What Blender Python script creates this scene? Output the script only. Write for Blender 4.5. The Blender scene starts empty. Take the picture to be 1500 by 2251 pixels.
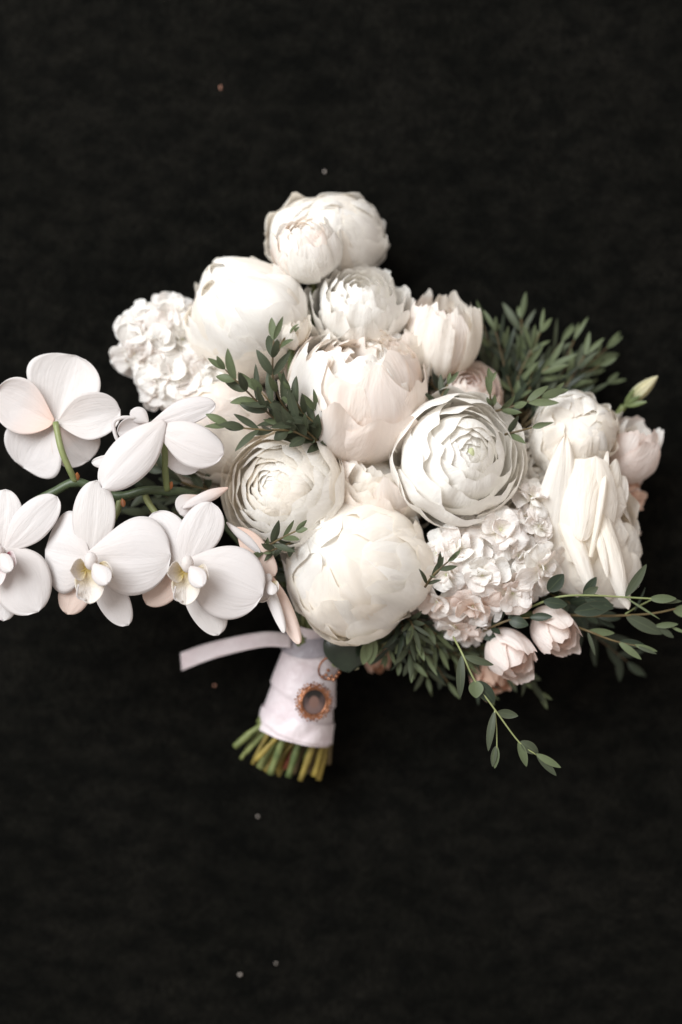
import bpy, math, random
import numpy as np
from mathutils import Matrix, Vector, Quaternion

# ------------------------------------------------------------------ camera, light, exposure
C = bpy.context.scene
COL = C.collection
U = 0.00025                     # metres per photograph pixel in the plane of focus
ZF = 400.0                      # height of the plane of focus, in the same units
DIST = 3125.0
CAMZ = ZF + DIST
cam_d = bpy.data.cameras.new('camera'); cam = bpy.data.objects.new('camera', cam_d); COL.objects.link(cam)
cam_d.sensor_fit = 'HORIZONTAL'; cam_d.sensor_width = 24.0; cam_d.lens = 24.0 * DIST / 1500.0
cam.location = (0, 0, CAMZ * U); cam.rotation_euler = (0, 0, 0)
cam_d.clip_start = 0.02; cam_d.clip_end = 50
cam_d.dof.use_dof = True; cam_d.dof.focus_distance = (CAMZ - 405) * U; cam_d.dof.aperture_fstop = 1.9
C.camera = cam
w = bpy.data.worlds.new("World"); C.world = w; w.use_nodes = True
bg = w.node_tree.nodes['Background']; bg.inputs[0].default_value = (1.0, 0.89, 0.815, 1); bg.inputs[1].default_value = 0.52

def area(name, loc, target, sx, sy, power, col):
    l = bpy.data.lights.new(name, 'AREA'); l.shape = 'RECTANGLE'; l.size = sx; l.size_y = sy
    l.energy = power; l.color = col
    o = bpy.data.objects.new(name, l); COL.objects.link(o); o.location = loc
    o.rotation_euler = (Vector(target) - Vector(loc)).to_track_quat('-Z', 'Y').to_euler()
area('window_light', (-1.30, 1.20, 2.0), (0, 0, 0.08), 2.0, 1.6, 106, (0.95, 0.98, 1.0))
C.view_settings.view_transform = 'Standard'; C.view_settings.look = 'None'
C.view_settings.exposure = 0.0; C.view_settings.gamma = 1.0
C.cycles.max_bounces = 10; C.cycles.diffuse_bounces = 7; C.cycles.glossy_bounces = 2; C.cycles.transmission_bounces = 6
C.cycles.caustics_reflective = False; C.cycles.caustics_refractive = False
rnd = random.Random(7)

# ------------------------------------------------------------------ materials
def mat(name):
    m = bpy.data.materials.new(name); m.use_nodes = True; nt = m.node_tree; nt.nodes.clear()
    out = nt.nodes.new('ShaderNodeOutputMaterial')
    return m, nt, out
def N(nt, t, **k):
    n = nt.nodes.new(t)
    for a, b in k.items(): setattr(n, a, b)
    return n
def ramp(nt, fac, stops):
    r = N(nt, 'ShaderNodeValToRGB'); e = r.color_ramp.elements
    while len(e) < len(stops): e.new(0.5)
    for i, (p, c) in enumerate(stops): e[i].position = p; e[i].color = (*c, 1) if len(c) == 3 else c
    nt.links.new(fac, r.inputs[0]); return r.outputs[0]
def mix(nt, fac, a, b, mode='MIX'):
    m = N(nt, 'ShaderNodeMix', data_type='RGBA', blend_type=mode)
    for s, v in ((0, fac), (6, a), (7, b)):
        if hasattr(v, 'links') or hasattr(v, 'is_linked'): nt.links.new(v, m.inputs[s])
        else: m.inputs[s].default_value = v if s == 0 else (*v, 1)
    return m.outputs[2]

def petal_mat(name, tip, base, trans, tw=0.36, vein=0.28, edge=None, rough=0.55, spots=None, crumple=0.35):
    """a petal: colour runs from base to tip along the petal, fine veins along its length, light shines through it"""
    m, nt, out = mat(name); L = nt.links
    uv = N(nt, 'ShaderNodeUVMap'); sep = N(nt, 'ShaderNodeSeparateXYZ'); L.new(uv.outputs[0], sep.inputs[0])
    oi = N(nt, 'ShaderNodeObjectInfo')
    col = ramp(nt, sep.outputs[0], [(0.0, base), (0.25, tuple(0.5 * (a + b) for a, b in zip(base, tip))), (0.6, tip), (1.0, tip)])
    if edge:
        ee = N(nt, 'ShaderNodeMath', operation='MULTIPLY'); L.new(sep.outputs[0], ee.inputs[0]); ee.inputs[1].default_value = 1
        f = ramp(nt, ee.outputs[0], [(0.93, (0, 0, 0)), (1.0, (.8, .8, .8))])
        col = mix(nt, f, col, edge)
    mp = N(nt, 'ShaderNodeMapping'); mp.inputs['Scale'].default_value = (1.6, 26, 1); L.new(uv.outputs[0], mp.inputs[0])
    ad = N(nt, 'ShaderNodeVectorMath', operation='ADD'); L.new(mp.outputs[0], ad.inputs[0])
    rr = N(nt, 'ShaderNodeMath', operation='MULTIPLY'); L.new(oi.outputs['Random'], rr.inputs[0]); rr.inputs[1].default_value = 40
    cb = N(nt, 'ShaderNodeCombineXYZ'); L.new(rr.outputs[0], cb.inputs[2]); L.new(rr.outputs[0], cb.inputs[0]); L.new(cb.outputs[0], ad.inputs[1])
    nz = N(nt, 'ShaderNodeTexNoise'); nz.inputs['Scale'].default_value = 1.0; nz.inputs['Detail'].default_value = 4; L.new(ad.outputs[0], nz.inputs[0])
    vf = ramp(nt, nz.outputs[0], [(0.35, (0.94, 0.93, 0.91)), (0.6, (1, 1, 1))])
    col = mix(nt, vein, col, mix(nt, 1.0, col, vf, 'MULTIPLY'))
    tint = ramp(nt, oi.outputs['Random'], [(0.0, (0.985, 0.98, 0.965)), (0.5, (1, 0.995, 0.99)), (1.0, (1, 1, 1))])
    col = mix(nt, 1.0, col, tint, 'MULTIPLY')
    if spots:
        s1 = ramp(nt, sep.outputs[0], [(0.0, (1, 1, 1)), (spots[1], (1, 1, 1)), (spots[1] + 0.15, (0, 0, 0))])
        col = mix(nt, s1, col, spots[0])
    mp2 = N(nt, 'ShaderNodeMapping'); mp2.inputs['Scale'].default_value = (2.2, 3.2, 1); L.new(uv.outputs[0], mp2.inputs[0]); L.new(cb.outputs[0], mp2.inputs['Location'])
    n2 = N(nt, 'ShaderNodeTexNoise'); n2.inputs['Scale'].default_value = 1.0; n2.inputs['Detail'].default_value = 3; n2.inputs['Distortion'].default_value = 0.8
    L.new(mp2.outputs[0], n2.inputs[0])
    b2 = N(nt, 'ShaderNodeBump'); b2.inputs['Strength'].default_value = crumple; b2.inputs['Distance'].default_value = 0.006; L.new(n2.outputs[0], b2.inputs['Height'])
    bp = N(nt, 'ShaderNodeBump'); bp.inputs['Strength'].default_value = 0.35; bp.inputs['Distance'].default_value = 0.0007
    L.new(nz.outputs[0], bp.inputs['Height']); L.new(b2.outputs[0], bp.inputs['Normal'])
    d = N(nt, 'ShaderNodeBsdfPrincipled'); d.inputs['Roughness'].default_value = rough; d.inputs['Specular IOR Level'].default_value = 0.25
    d.inputs['Sheen Weight'].default_value = 0.08
    L.new(col, d.inputs['Base Color']); L.new(bp.outputs[0], d.inputs['Normal'])
    t = N(nt, 'ShaderNodeBsdfTranslucent'); L.new(bp.outputs[0], t.inputs['Normal'])
    L.new(mix(nt, 1.0, col, trans, 'MULTIPLY'), t.inputs[0])
    ms = N(nt, 'ShaderNodeMixShader'); ms.inputs[0].default_value = tw
    L.new(d.outputs[0], ms.inputs[1]); L.new(t.outputs[0], ms.inputs[2]); L.new(ms.outputs[0], out.inputs[0])
    return m

def leaf_mat(name, dark, light, under, gloss=0.5, tw=0.12):
    m, nt, out = mat(name); L = nt.links
    uv = N(nt, 'ShaderNodeUVMap'); sep = N(nt, 'ShaderNodeSeparateXYZ'); L.new(uv.outputs[0], sep.inputs[0])
    oi = N(nt, 'ShaderNodeObjectInfo')
    base = ramp(nt, oi.outputs['Random'], [(0.0, dark), (1.0, light)])
    nz = N(nt, 'ShaderNodeTexNoise'); nz.inputs['Scale'].default_value = 420; nz.inputs['Detail'].default_value = 3
    tc = N(nt, 'ShaderNodeTexCoord'); L.new(tc.outputs['Object'], nz.inputs[0])
    base = mix(nt, 0.5, base, mix(nt, 1.0, base, ramp(nt, nz.outputs[0], [(0.3, (0.6, 0.62, 0.55)), (0.7, (1.25, 1.25, 1.2))]), 'MULTIPLY'))
    # midrib
    a = N(nt, 'ShaderNodeMath', operation='SUBTRACT'); L.new(sep.outputs[1], a.inputs[0]); a.inputs[1].default_value = 0.5
    b = N(nt, 'ShaderNodeMath', operation='ABSOLUTE'); L.new(a.outputs[0], b.inputs[0])
    rib = ramp(nt, b.outputs[0], [(0.0, (0.55,) * 3), (0.05, (0, 0, 0))])
    base = mix(nt, rib, base, (0.10, 0.12, 0.055))
    rim = ramp(nt, b.outputs[0], [(0.44, (0, 0, 0)), (0.5, (0.6,) * 3)])
    base = mix(nt, rim, base, (0.10, 0.085, 0.05))
    ge = N(nt, 'ShaderNodeNewGeometry')
    base = mix(nt, ge.outputs['Backfacing'], base, mix(nt, 0.45, base, under))
    d = N(nt, 'ShaderNodeBsdfPrincipled'); d.inputs['Roughness'].default_value = gloss; d.inputs['Specular IOR Level'].default_value = 0.28
    L.new(base, d.inputs['Base Color'])
    bp = N(nt, 'ShaderNodeBump'); bp.inputs['Strength'].default_value = 0.3; bp.inputs['Distance'].default_value = 0.0003
    L.new(nz.outputs[0], bp.inputs['Height']); L.new(bp.outputs[0], d.inputs['Normal'])
    t = N(nt, 'ShaderNodeBsdfTranslucent'); L.new(base, t.inputs[0])
    ms = N(nt, 'ShaderNodeMixShader'); ms.inputs[0].default_value = tw
    L.new(d.outputs[0], ms.inputs[1]); L.new(t.outputs[0], ms.inputs[2]); L.new(ms.outputs[0], out.inputs[0])
    return m

def plain(name, c1, c2, scale=200, rough=0.5, metal=0.0, bump=0.2, stretch=(1, 1, 1)):
    m, nt, out = mat(name); L = nt.links
    tc = N(nt, 'ShaderNodeTexCoord'); mp = N(nt, 'ShaderNodeMapping'); mp.inputs['Scale'].default_value = stretch
    L.new(tc.outputs['Object'], mp.inputs[0])
    nz = N(nt, 'ShaderNodeTexNoise'); nz.inputs['Scale'].default_value = scale; nz.inputs['Detail'].default_value = 5; L.new(mp.outputs[0], nz.inputs[0])
    oi = N(nt, 'ShaderNodeObjectInfo')
    sm = N(nt, 'ShaderNodeMath', operation='MULTIPLY_ADD'); L.new(oi.outputs['Random'], sm.inputs[0]); sm.inputs[1].default_value = 0.5; L.new(nz.outputs[0], sm.inputs[2])
    sb = N(nt, 'ShaderNodeMath', operation='SUBTRACT'); L.new(sm.outputs[0], sb.inputs[0]); sb.inputs[1].default_value = 0.25
    col = ramp(nt, sb.outputs[0], [(0.3, c1), (0.7, c2)])
    d = N(nt, 'ShaderNodeBsdfPrincipled'); d.inputs['Roughness'].default_value = rough; d.inputs['Metallic'].default_value = metal
    L.new(col, d.inputs['Base Color'])
    bp = N(nt, 'ShaderNodeBump'); bp.inputs['Strength'].default_value = bump; bp.inputs['Distance'].default_value = 0.0005
    L.new(nz.outputs[0], bp.inputs['Height']); L.new(bp.outputs[0], d.inputs['Normal']); L.new(d.outputs[0], out.inputs[0])
    return m

WH = (0.965, 0.957, 0.938)
M = {}
M['white'] = petal_mat('petal_white', WH, (0.955, 0.94, 0.90), (1.0, 0.975, 0.935), tw=0.34)
M['cream'] = petal_mat('petal_cream', (0.965, 0.938, 0.895), (0.94, 0.90, 0.80), (1.0, 0.955, 0.88))
M['blush'] = petal_mat('petal_blush', (0.96, 0.922, 0.89), (0.91, 0.82, 0.74), (1.0, 0.89, 0.80))
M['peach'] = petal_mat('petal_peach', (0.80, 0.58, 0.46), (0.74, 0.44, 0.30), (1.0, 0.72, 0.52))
M['stock'] = petal_mat('petal_stock', (0.955, 0.945, 0.935), (0.91, 0.92, 0.80), (1.0, 0.88, 0.82), vein=0.5)
M['stockpink'] = petal_mat('petal_stock_pink', (0.90, 0.82, 0.77), (0.84, 0.72, 0.60), (1.0, 0.78, 0.68), vein=0.5)
M['orchid'] = petal_mat('petal_orchid', (0.785, 0.768, 0.77), (0.77, 0.735, 0.72), (1.0, 0.87, 0.80), tw=0.28, vein=0.12, rough=0.42, crumple=0.12)
M['orchidpink'] = petal_mat('petal_orchid_blush', (0.77, 0.745, 0.745), (0.82, 0.64, 0.55), (1.0, 0.80, 0.68), tw=0.3, vein=0.25, rough=0.42, crumple=0.12)
M['orchidpeach'] = petal_mat('petal_orchid_peach', (0.82, 0.70, 0.635), (0.82, 0.62, 0.52), (1.0, 0.78, 0.64), tw=0.3, vein=0.15, rough=0.42, crumple=0.12)  # base tone with the peach of light through the petal put into the colour
M['lip'] = petal_mat('petal_lip', (0.82, 0.79, 0.76), (0.80, 0.66, 0.22), (1.0, 0.86, 0.70), tw=0.25, vein=0.2, spots=((0.74, 0.60, 0.18), 0.05))
M['crimson'] = petal_mat('petal_lip_crimson', (0.80, 0.74, 0.74), (0.30, 0.03, 0.06), (1.0, 0.8, 0.8), tw=0.2, vein=0.4, spots=((0.32, 0.05, 0.08), 0.30))
M['lisi'] = petal_mat('petal_lisianthus', (0.91, 0.865, 0.84), (0.87, 0.81, 0.72), (1.0, 0.82, 0.74), edge=(0.80, 0.70, 0.66))
M['bud'] = petal_mat('petal_bud', (0.76, 0.73, 0.52), (0.36, 0.44, 0.20), (1.0, 0.95, 0.6), vein=0.6)
M['rose'] = petal_mat('petal_rose', (0.965, 0.94, 0.895), (0.94, 0.905, 0.83), (1.0, 0.95, 0.88), vein=0.3, edge=(0.93, 0.87, 0.79))
M['leaf'] = leaf_mat('leaf_eucalyptus', (0.012, 0.017, 0.008), (0.040, 0.050, 0.022), (0.11, 0.13, 0.085))
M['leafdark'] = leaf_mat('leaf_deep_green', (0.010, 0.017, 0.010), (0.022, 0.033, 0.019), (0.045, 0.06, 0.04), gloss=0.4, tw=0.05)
M['leaflight'] = leaf_mat('leaf_young', (0.045, 0.066, 0.026), (0.11, 0.14, 0.06), (0.16, 0.19, 0.11))
M['stem'] = plain('stem_green', (0.09, 0.13, 0.045), (0.17, 0.19, 0.07), 150, 0.5)
M['stembrown'] = plain('stem_brown', (0.08, 0.055, 0.025), (0.15, 0.11, 0.045), 150, 0.6)
M['stemyel'] = plain('stem_cut_yellow', (0.13, 0.10, 0.02), (0.33, 0.25, 0.05), 120, 0.55, stretch=(1, 1, .3))
M['stemgrn'] = plain('stem_cut_green', (0.07, 0.10, 0.03), (0.22, 0.25, 0.085), 120, 0.55, stretch=(1, 1, .3))
M['orchidstem'] = plain('stem_orchid', (0.055, 0.08, 0.038), (0.09, 0.12, 0.058), 130, 0.4)
M['pedicel'] = plain('stem_pale', (0.17, 0.21, 0.08), (0.27, 0.30, 0.13), 110, 0.45)
M['sepal'] = plain('sepal_green', (0.07, 0.10, 0.035), (0.15, 0.19, 0.075), 160, 0.5)
M['redsepal'] = plain('sepal_red', (0.16, 0.03, 0.015), (0.34, 0.12, 0.04), 160, 0.5)
M['throat'] = plain('flower_throat', (0.52, 0.56, 0.32), (0.76, 0.77, 0.55), 300, 0.6)
M['gold'] = plain('rose_gold', (0.20, 0.07, 0.035), (0.60, 0.30, 0.17), 900, 0.34, metal=0.9, bump=0.5)
M['lint'] = plain('lint_pale', (0.45, 0.40, 0.36), (0.7, 0.64, 0.60), 400, 0.9)
M['lintpink'] = plain('lint_pink', (0.42, 0.20, 0.14), (0.6, 0.33, 0.24), 400, 0.9)

def satin(name, c1, c2):
    m, nt, out = mat(name); L = nt.links
    tc = N(nt, 'ShaderNodeTexCoord')
    wv = N(nt, 'ShaderNodeTexNoise'); wv.inputs['Scale'].default_value = 70; wv.inputs['Detail'].default_value = 4; L.new(tc.outputs['Object'], wv.inputs[0])
    col = ramp(nt, wv.outputs[0], [(0.3, c1), (0.7, c2)])
    d = N(nt, 'ShaderNodeBsdfPrincipled'); d.inputs['Roughness'].default_value = 0.38; d.inputs['Sheen Weight'].default_value = 0.3
    L.new(col, d.inputs['Base Color'])
    bp = N(nt, 'ShaderNodeBump'); bp.inputs['Strength'].default_value = 0.7; bp.inputs['Distance'].default_value = 0.004
    L.new(wv.outputs[0], bp.inputs['Height']); L.new(bp.outputs[0], d.inputs['Normal']); L.new(d.outputs[0], out.inputs[0])
    return m
M['satin'] = satin('ribbon_satin', (0.72, 0.625, 0.655), (0.81, 0.745, 0.77))
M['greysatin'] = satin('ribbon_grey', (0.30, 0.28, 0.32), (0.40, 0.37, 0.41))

def fabric():
    m, nt, out = mat('black_fabric'); L = nt.links
    tc = N(nt, 'ShaderNodeTexCoord')
    def noise(scale, sc, det=3):
        mp = N(nt, 'ShaderNodeMapping'); mp.inputs['Scale'].default_value = sc; L.new(tc.outputs['Object'], mp.inputs[0])
        n = N(nt, 'ShaderNodeTexNoise'); n.inputs['Scale'].default_value = scale; n.inputs['Detail'].default_value = det; L.new(mp.outputs[0], n.inputs[0]); return n.outputs[0]
    a = noise(60, (1, 1.5, 1), 5); b = noise(9, (1, 1.2, 1), 3); c = noise(700, (1, 3, 1), 2); e = noise(300, (2.5, 1, 1), 2)
    c1 = ramp(nt, a, [(0.36, (0.0024, 0.0025, 0.0021)), (0.64, (0.0058, 0.0056, 0.0046))])
    c1 = mix(nt, 1.0, c1, ramp(nt, b, [(0.3, (0.72, 0.74, 0.70)), (0.7, (1.25, 1.22, 1.2))]), 'MULTIPLY')
    c1 = mix(nt, 1.0, c1, ramp(nt, c, [(0.3, (0.45,) * 3), (0.7, (1.6,) * 3)]), 'MULTIPLY')
    c1 = mix(nt, 1.0, c1, ramp(nt, e, [(0.3, (0.55,) * 3), (0.7, (1.45,) * 3)]), 'MULTIPLY')
    d = N(nt, 'ShaderNodeBsdfPrincipled'); d.inputs['Roughness'].default_value = 0.95; d.inputs['Specular IOR Level'].default_value = 0.06
    L.new(c1, d.inputs['Base Color'])
    bp = N(nt, 'ShaderNodeBump'); bp.inputs['Strength'].default_value = 0.8; bp.inputs['Distance'].default_value = 0.001
    L.new(c, bp.inputs['Height']); L.new(bp.outputs[0], d.inputs['Normal']); L.new(d.outputs[0], out.inputs[0])
    return m
M['fabric'] = fabric()

def portrait():
    """small worn sepia portrait behind glass: dark surround, paler face and shoulders; plain soft shapes"""
    m, nt, out = mat('portrait_print'); L = nt.links
    uv = N(nt, 'ShaderNodeUVMap')
    def blob(cx, cy, sx, sy, r0, r1):
        mp = N(nt, 'ShaderNodeMapping'); mp.inputs['Location'].default_value = (-cx / sx, -cy / sy, 0); mp.inputs['Scale'].default_value = (1 / sx, 1 / sy, 1)
        L.new(uv.outputs[0], mp.inputs[0]); ln = N(nt, 'ShaderNodeVectorMath', operation='LENGTH'); L.new(mp.outputs[0], ln.inputs[0])
        return ramp(nt, ln.outputs['Value'], [(r0, (1, 1, 1)), (r1, (0, 0, 0))])
    col = mix(nt, blob(0.5, 0.25, 0.45, 0.33, 0.5, 1.0), (0.07, 0.045, 0.042), (0.17, 0.11, 0.10))
    col = mix(nt, blob(0.5, 0.78, 0.36, 0.28, 0.6, 1.0), col, (0.012, 0.010, 0.009))
    col = mix(nt, blob(0.5, 0.50, 0.20, 0.23, 0.7, 1.0), col, (0.19, 0.11, 0.09))
    d = N(nt, 'ShaderNodeBsdfPrincipled'); d.inputs['Roughness'].default_value = 0.3; L.new(col, d.inputs['Base Color']); L.new(d.outputs[0], out.inputs[0])
    return m
M['portrait'] = portrait()

# ------------------------------------------------------------------ geometry helpers
def P(px, py, z=0.0):
    """photograph pixel at height z (in pixel units) -> metres"""
    s = (CAMZ - z) / DIST * U
    return np.array(((px - 750.0) * s, -(py - 1125.5) * s, z * U))
def S(z): return (CAMZ - z) / DIST * U
def nrm(v): v = np.asarray(v, float); return v / (np.linalg.norm(v) + 1e-12)

GC = {}
def grid_mesh(name, V, UV, nu, nv, material):
    key = (nu, nv)
    if key not in GC:
        i = np.arange(nu)[:, None]; j = np.arange(nv)[None, :]; k = nv + 1
        f = np.stack([i * k + j, i * k + j + 1, (i + 1) * k + j + 1, (i + 1) * k + j], -1).reshape(-1, 4)
        GC[key] = f
    f = GC[key]
    me = bpy.data.meshes.new(name)
    me.vertices.add(len(V)); me.vertices.foreach_set('co', np.ascontiguousarray(V, dtype=np.float32).ravel())
    me.loops.add(f.size); me.loops.foreach_set('vertex_index', f.ravel().astype(np.int32))
    me.polygons.add(len(f)); me.polygons.foreach_set('loop_start', np.arange(0, f.size, 4, dtype=np.int32))
    me.polygons.foreach_set('use_smooth', np.ones(len(f), bool))
    me.update(calc_edges=True)
    l = me.uv_layers.new(name='UVMap'); l.data.foreach_set('uv', UV[f.ravel()].astype(np.float32).ravel())
    me.materials.append(material)
    return me

MW = {}                                   # world matrix of every empty / parent, as numpy
def world(o): return MW.get(o.name, np.eye(4)) if o else np.eye(4)
def empty(name, loc, label=None, cat=None, group=None, M4=None):
    o = bpy.data.objects.new(name, None); o.empty_display_size = 0.01; COL.objects.link(o)
    m = np.eye(4) if M4 is None else M4.copy()
    m[:3, 3] = loc
    o.matrix_world = Matrix(m.tolist()); MW[o.name] = m
    if label: o['label'] = label
    if cat: o['category'] = cat
    if group: o['group'] = group
    return o
def link(name, me, parent, loc=(0, 0, 0), rotz=0.0, label=None):
    o = bpy.data.objects.new(name, me); COL.objects.link(o)
    o.parent = parent; o.location = loc; o.rotation_euler = (0, 0, rotz)
    if label: o['label'] = label
    return o
def add_world(name, V, UV, nu, nv, material, parent, base, label=None, solid=0.0):
    """grid given in world coordinates, linked under a parent with its origin at base"""
    Mi = np.linalg.inv(world(parent))
    b = Mi[:3, :3] @ base + Mi[:3, 3]
    L = (Mi[:3, :3] @ V.T).T + Mi[:3, 3] - b
    o = link(name, grid_mesh(name, L, UV, nu, nv, material), parent, tuple(b), label=label)
    m = world(parent).copy(); m[:3, 3] = base; MW[o.name] = m
    if solid:
        s = o.modifiers.new('thickness', 'SOLIDIFY'); s.thickness = solid; s.offset = 0
    return o
def frame_axes(axis, spin=0.0, scale=(1, 1, 1)):
    z = nrm(axis); x = nrm(np.cross((0, 1, 0.001), z)); y = np.cross(z, x)
    c, s = math.cos(spin), math.sin(spin)
    x2 = c * x + s * y; y2 = -s * x + c * y
    m = np.eye(4); m[:3, 0] = x2 * scale[0]; m[:3, 1] = y2 * scale[1]; m[:3, 2] = z * scale[2]
    return m
def waves(r, n, f0, f1):
    return [(r.uniform(f0, f1), r.uniform(0, 6.28), r.uniform(.5, 1)) for _ in range(n)]
def wsum(ws, x): return sum(a * np.sin(f * x + p) for f, p, a in ws) / len(ws)

def shell_petal(R=1, th0=172, th1=20, W=45, zo=0.0, zs=1.0, flare=0.0, edge=0.0, ruf=0.02, rnd_=0.25, jag=0.02, rib=0.006,
                tilt=0.02, dent=0.03, seed=0, nu=16, nv=14, narrow=0.35, notch=0.0, fold=0.0, crum=0.0, lobe=0.0, frill=0.0):
    r = random.Random(seed)
    u, v = np.meshgrid(np.linspace(0, 1, nu + 1), np.linspace(-1, 1, nv + 1), indexing='ij')
    jw = waves(r, 3, 2, 9)
    L = 1 - rnd_ * np.abs(v) ** 2.4 + jag * wsum(jw, v * 2) * 1.5 - lobe * np.abs(np.sin(v * r.uniform(2.2, 4.5) + r.uniform(0, 3))) ** 1.6 * 1 - notch * np.exp(-(v / 0.16) ** 2)
    s = u * L
    th = np.radians(th0 + (th1 - th0) * s)
    wd = np.radians(W) * (narrow + (1 - narrow) * np.sin(np.minimum(1, s / 0.62) * np.pi / 2)) * (1 - 0.22 * np.maximum(0, s - 0.7) / 0.3)
    a = v * wd
    d = np.stack([np.sin(th), 0 * th, np.cos(th)], -1)
    t = np.array([0, 1.0, 0])
    dirv = np.cos(a)[..., None] * d + np.sin(a)[..., None] * t
    rr = 1 + flare * s ** 6 + edge * np.abs(v) ** 3 * s ** 1.5 + tilt * v
    rr = rr + ruf * s ** 3 * wsum(waves(r, 3, 3, 9), v) * 2 + ruf * .6 * np.abs(v) ** 3 * wsum(waves(r, 3, 4, 10), s * 2)
    rr = rr + rib * np.minimum(s * 2, 1) * wsum(waves(r, 4, 10, 26), v)
    rr = rr + dent * wsum(waves(r, 2, 2, 4), s * 1.4 + v * .7) * np.sin(np.pi * s) * wsum(waves(r, 2, 1.5, 3.5), v - s)
    if frill: rr = rr + frill * s ** 9 * np.maximum(-.3, .45 + 1.2 * wsum(waves(r, 3, 5, 14), v))
    if crum: rr = rr + crum * np.minimum(1, 2 * s) * (wsum(waves(r, 3, 5, 11), s + .5 * v) * wsum(waves(r, 3, 4, 9), v - .3 * s) + .6 * wsum(waves(r, 3, 8, 18), v * .8 + s * .3) * s)
    if fold: rr = rr + fold * np.exp(-((v - r.uniform(-.4, .4)) / 0.2) ** 2) * s ** 2
    p = dirv * (R * rr)[..., None]
    p[..., 2] = p[..., 2] * zs + zo
    UV = np.stack([u, v * .5 + .5], -1).reshape(-1, 2)
    return p.reshape(-1, 3), UV, nu, nv

def blade_grid(L, W, a=1.0, b=0.8, bend=0.0, cup=0.0, ruf=0.0, rf=(3, 8), tip=0.0, nu=14, nv=8, seed=0, basew=0.0, twist=0.0, rib=0.0, jag=0.0, prof=None, skew=0.0, crease=0.0, asym=0.0):
    """blade along +x with its face to +z; bend in radians along the length, cup in radians across half the width"""
    r = random.Random(seed)
    uu = np.linspace(0, 1, nu + 1); uu = .45 * uu + .55 * (1 - np.cos(np.pi * uu)) / 2; vv = np.linspace(-1, 1, nv + 1)
    pr_ = np.maximum(0, np.sin(np.pi * uu ** a)) ** b + basew * (1 - uu)
    pfun = prof
    if prof is not None: p_ = prof(uu)
    else: p_ = pr_
    prof = p_
    phi = bend * (uu - .5) + tip * uu ** 5
    ds = L * np.diff(uu)
    x = np.concatenate([[0], np.cumsum(np.cos((phi[1:] + phi[:-1]) / 2) * ds)])
    z = np.concatenate([[0], np.cumsum(-np.sin((phi[1:] + phi[:-1]) / 2) * ds)])
    u, v = np.meshgrid(uu, vv, indexing='ij')
    h = (prof * W / 2)[:, None] * np.ones_like(v)
    if asym:
        hp = pfun(uu ** (1 + asym)) * W / 2 * (1 + .25 * asym); hm = pfun(uu ** (1 - asym * .7)) * W / 2 * (1 - .25 * asym)
        h = np.where(v > 0, hp[:, None], hm[:, None])
    if jag: h = h * (1 + jag * wsum(waves(r, 3, 6, 20), u))
    al = cup * v
    if abs(cup) > 1e-3: y = h * np.sin(al) / cup; zn = h * (1 - np.cos(al)) / cup
    else: y = h * v; zn = 0 * y
    if skew: y = y + skew * W * np.sin(np.pi * u)
    if crease: zn = zn - crease * W * np.exp(-(v / .16) ** 2) * np.sin(np.pi * u ** .8)
    env = np.abs(v) ** 1.5 * .7 * np.sin(np.pi * np.minimum(u * 1.0, .5)) + u ** 3 * .6
    zn = zn + ruf * L * env * (wsum(waves(r, 3, *rf), u * 2 + v * .3) + wsum(waves(r, 3, *rf), v + u * .2))
    zn = zn + rib * L * wsum(waves(r, 4, 9, 22), v) * np.sin(np.pi * u)
    if twist:
        tw = twist * (u - .2); y, zn = y * np.cos(tw) - zn * np.sin(tw), y * np.sin(tw) + zn * np.cos(tw)
    sp = np.sin(phi)[:, None]; cp = np.cos(phi)[:, None]
    X = x[:, None] + zn * sp; Z = z[:, None] + zn * cp
    V = np.stack([X, y, Z], -1)
    tx, tz = x[-1], z[-1]
    c = math.hypot(tx, tz); ca, sa = tx / c, tz / c
    X2 = V[..., 0] * ca + V[..., 2] * sa; Z2 = -V[..., 0] * sa + V[..., 2] * ca
    V = np.stack([X2, V[..., 1], Z2], -1) * 1.0
    V[..., 0] *= L / c
    UV = np.stack([u, v * .5 + .5], -1).reshape(-1, 2)
    return V.reshape(-1, 3), UV, nu, nv
def blade(name, p0, p1, Wd, material, parent, hint=(0, 0, 1), label=None, **k):
    """blade between two world points; Wd in metres"""
    p0 = np.asarray(p0); p1 = np.asarray(p1); x = nrm(p1 - p0); L = np.linalg.norm(p1 - p0)
    z = np.asarray(hint, float); z = nrm(z - x * z.dot(x)); y = np.cross(z, x)
    solid = k.pop('solid', 0.0)
    V, UV, nu, nv = blade_grid(L, Wd, **k)
    Wv = p0 + V[:, :1] * x + V[:, 1:2] * y + V[:, 2:3] * z
    return add_world(name, Wv, UV, nu, nv, material, parent, p0, label, solid)

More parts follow.
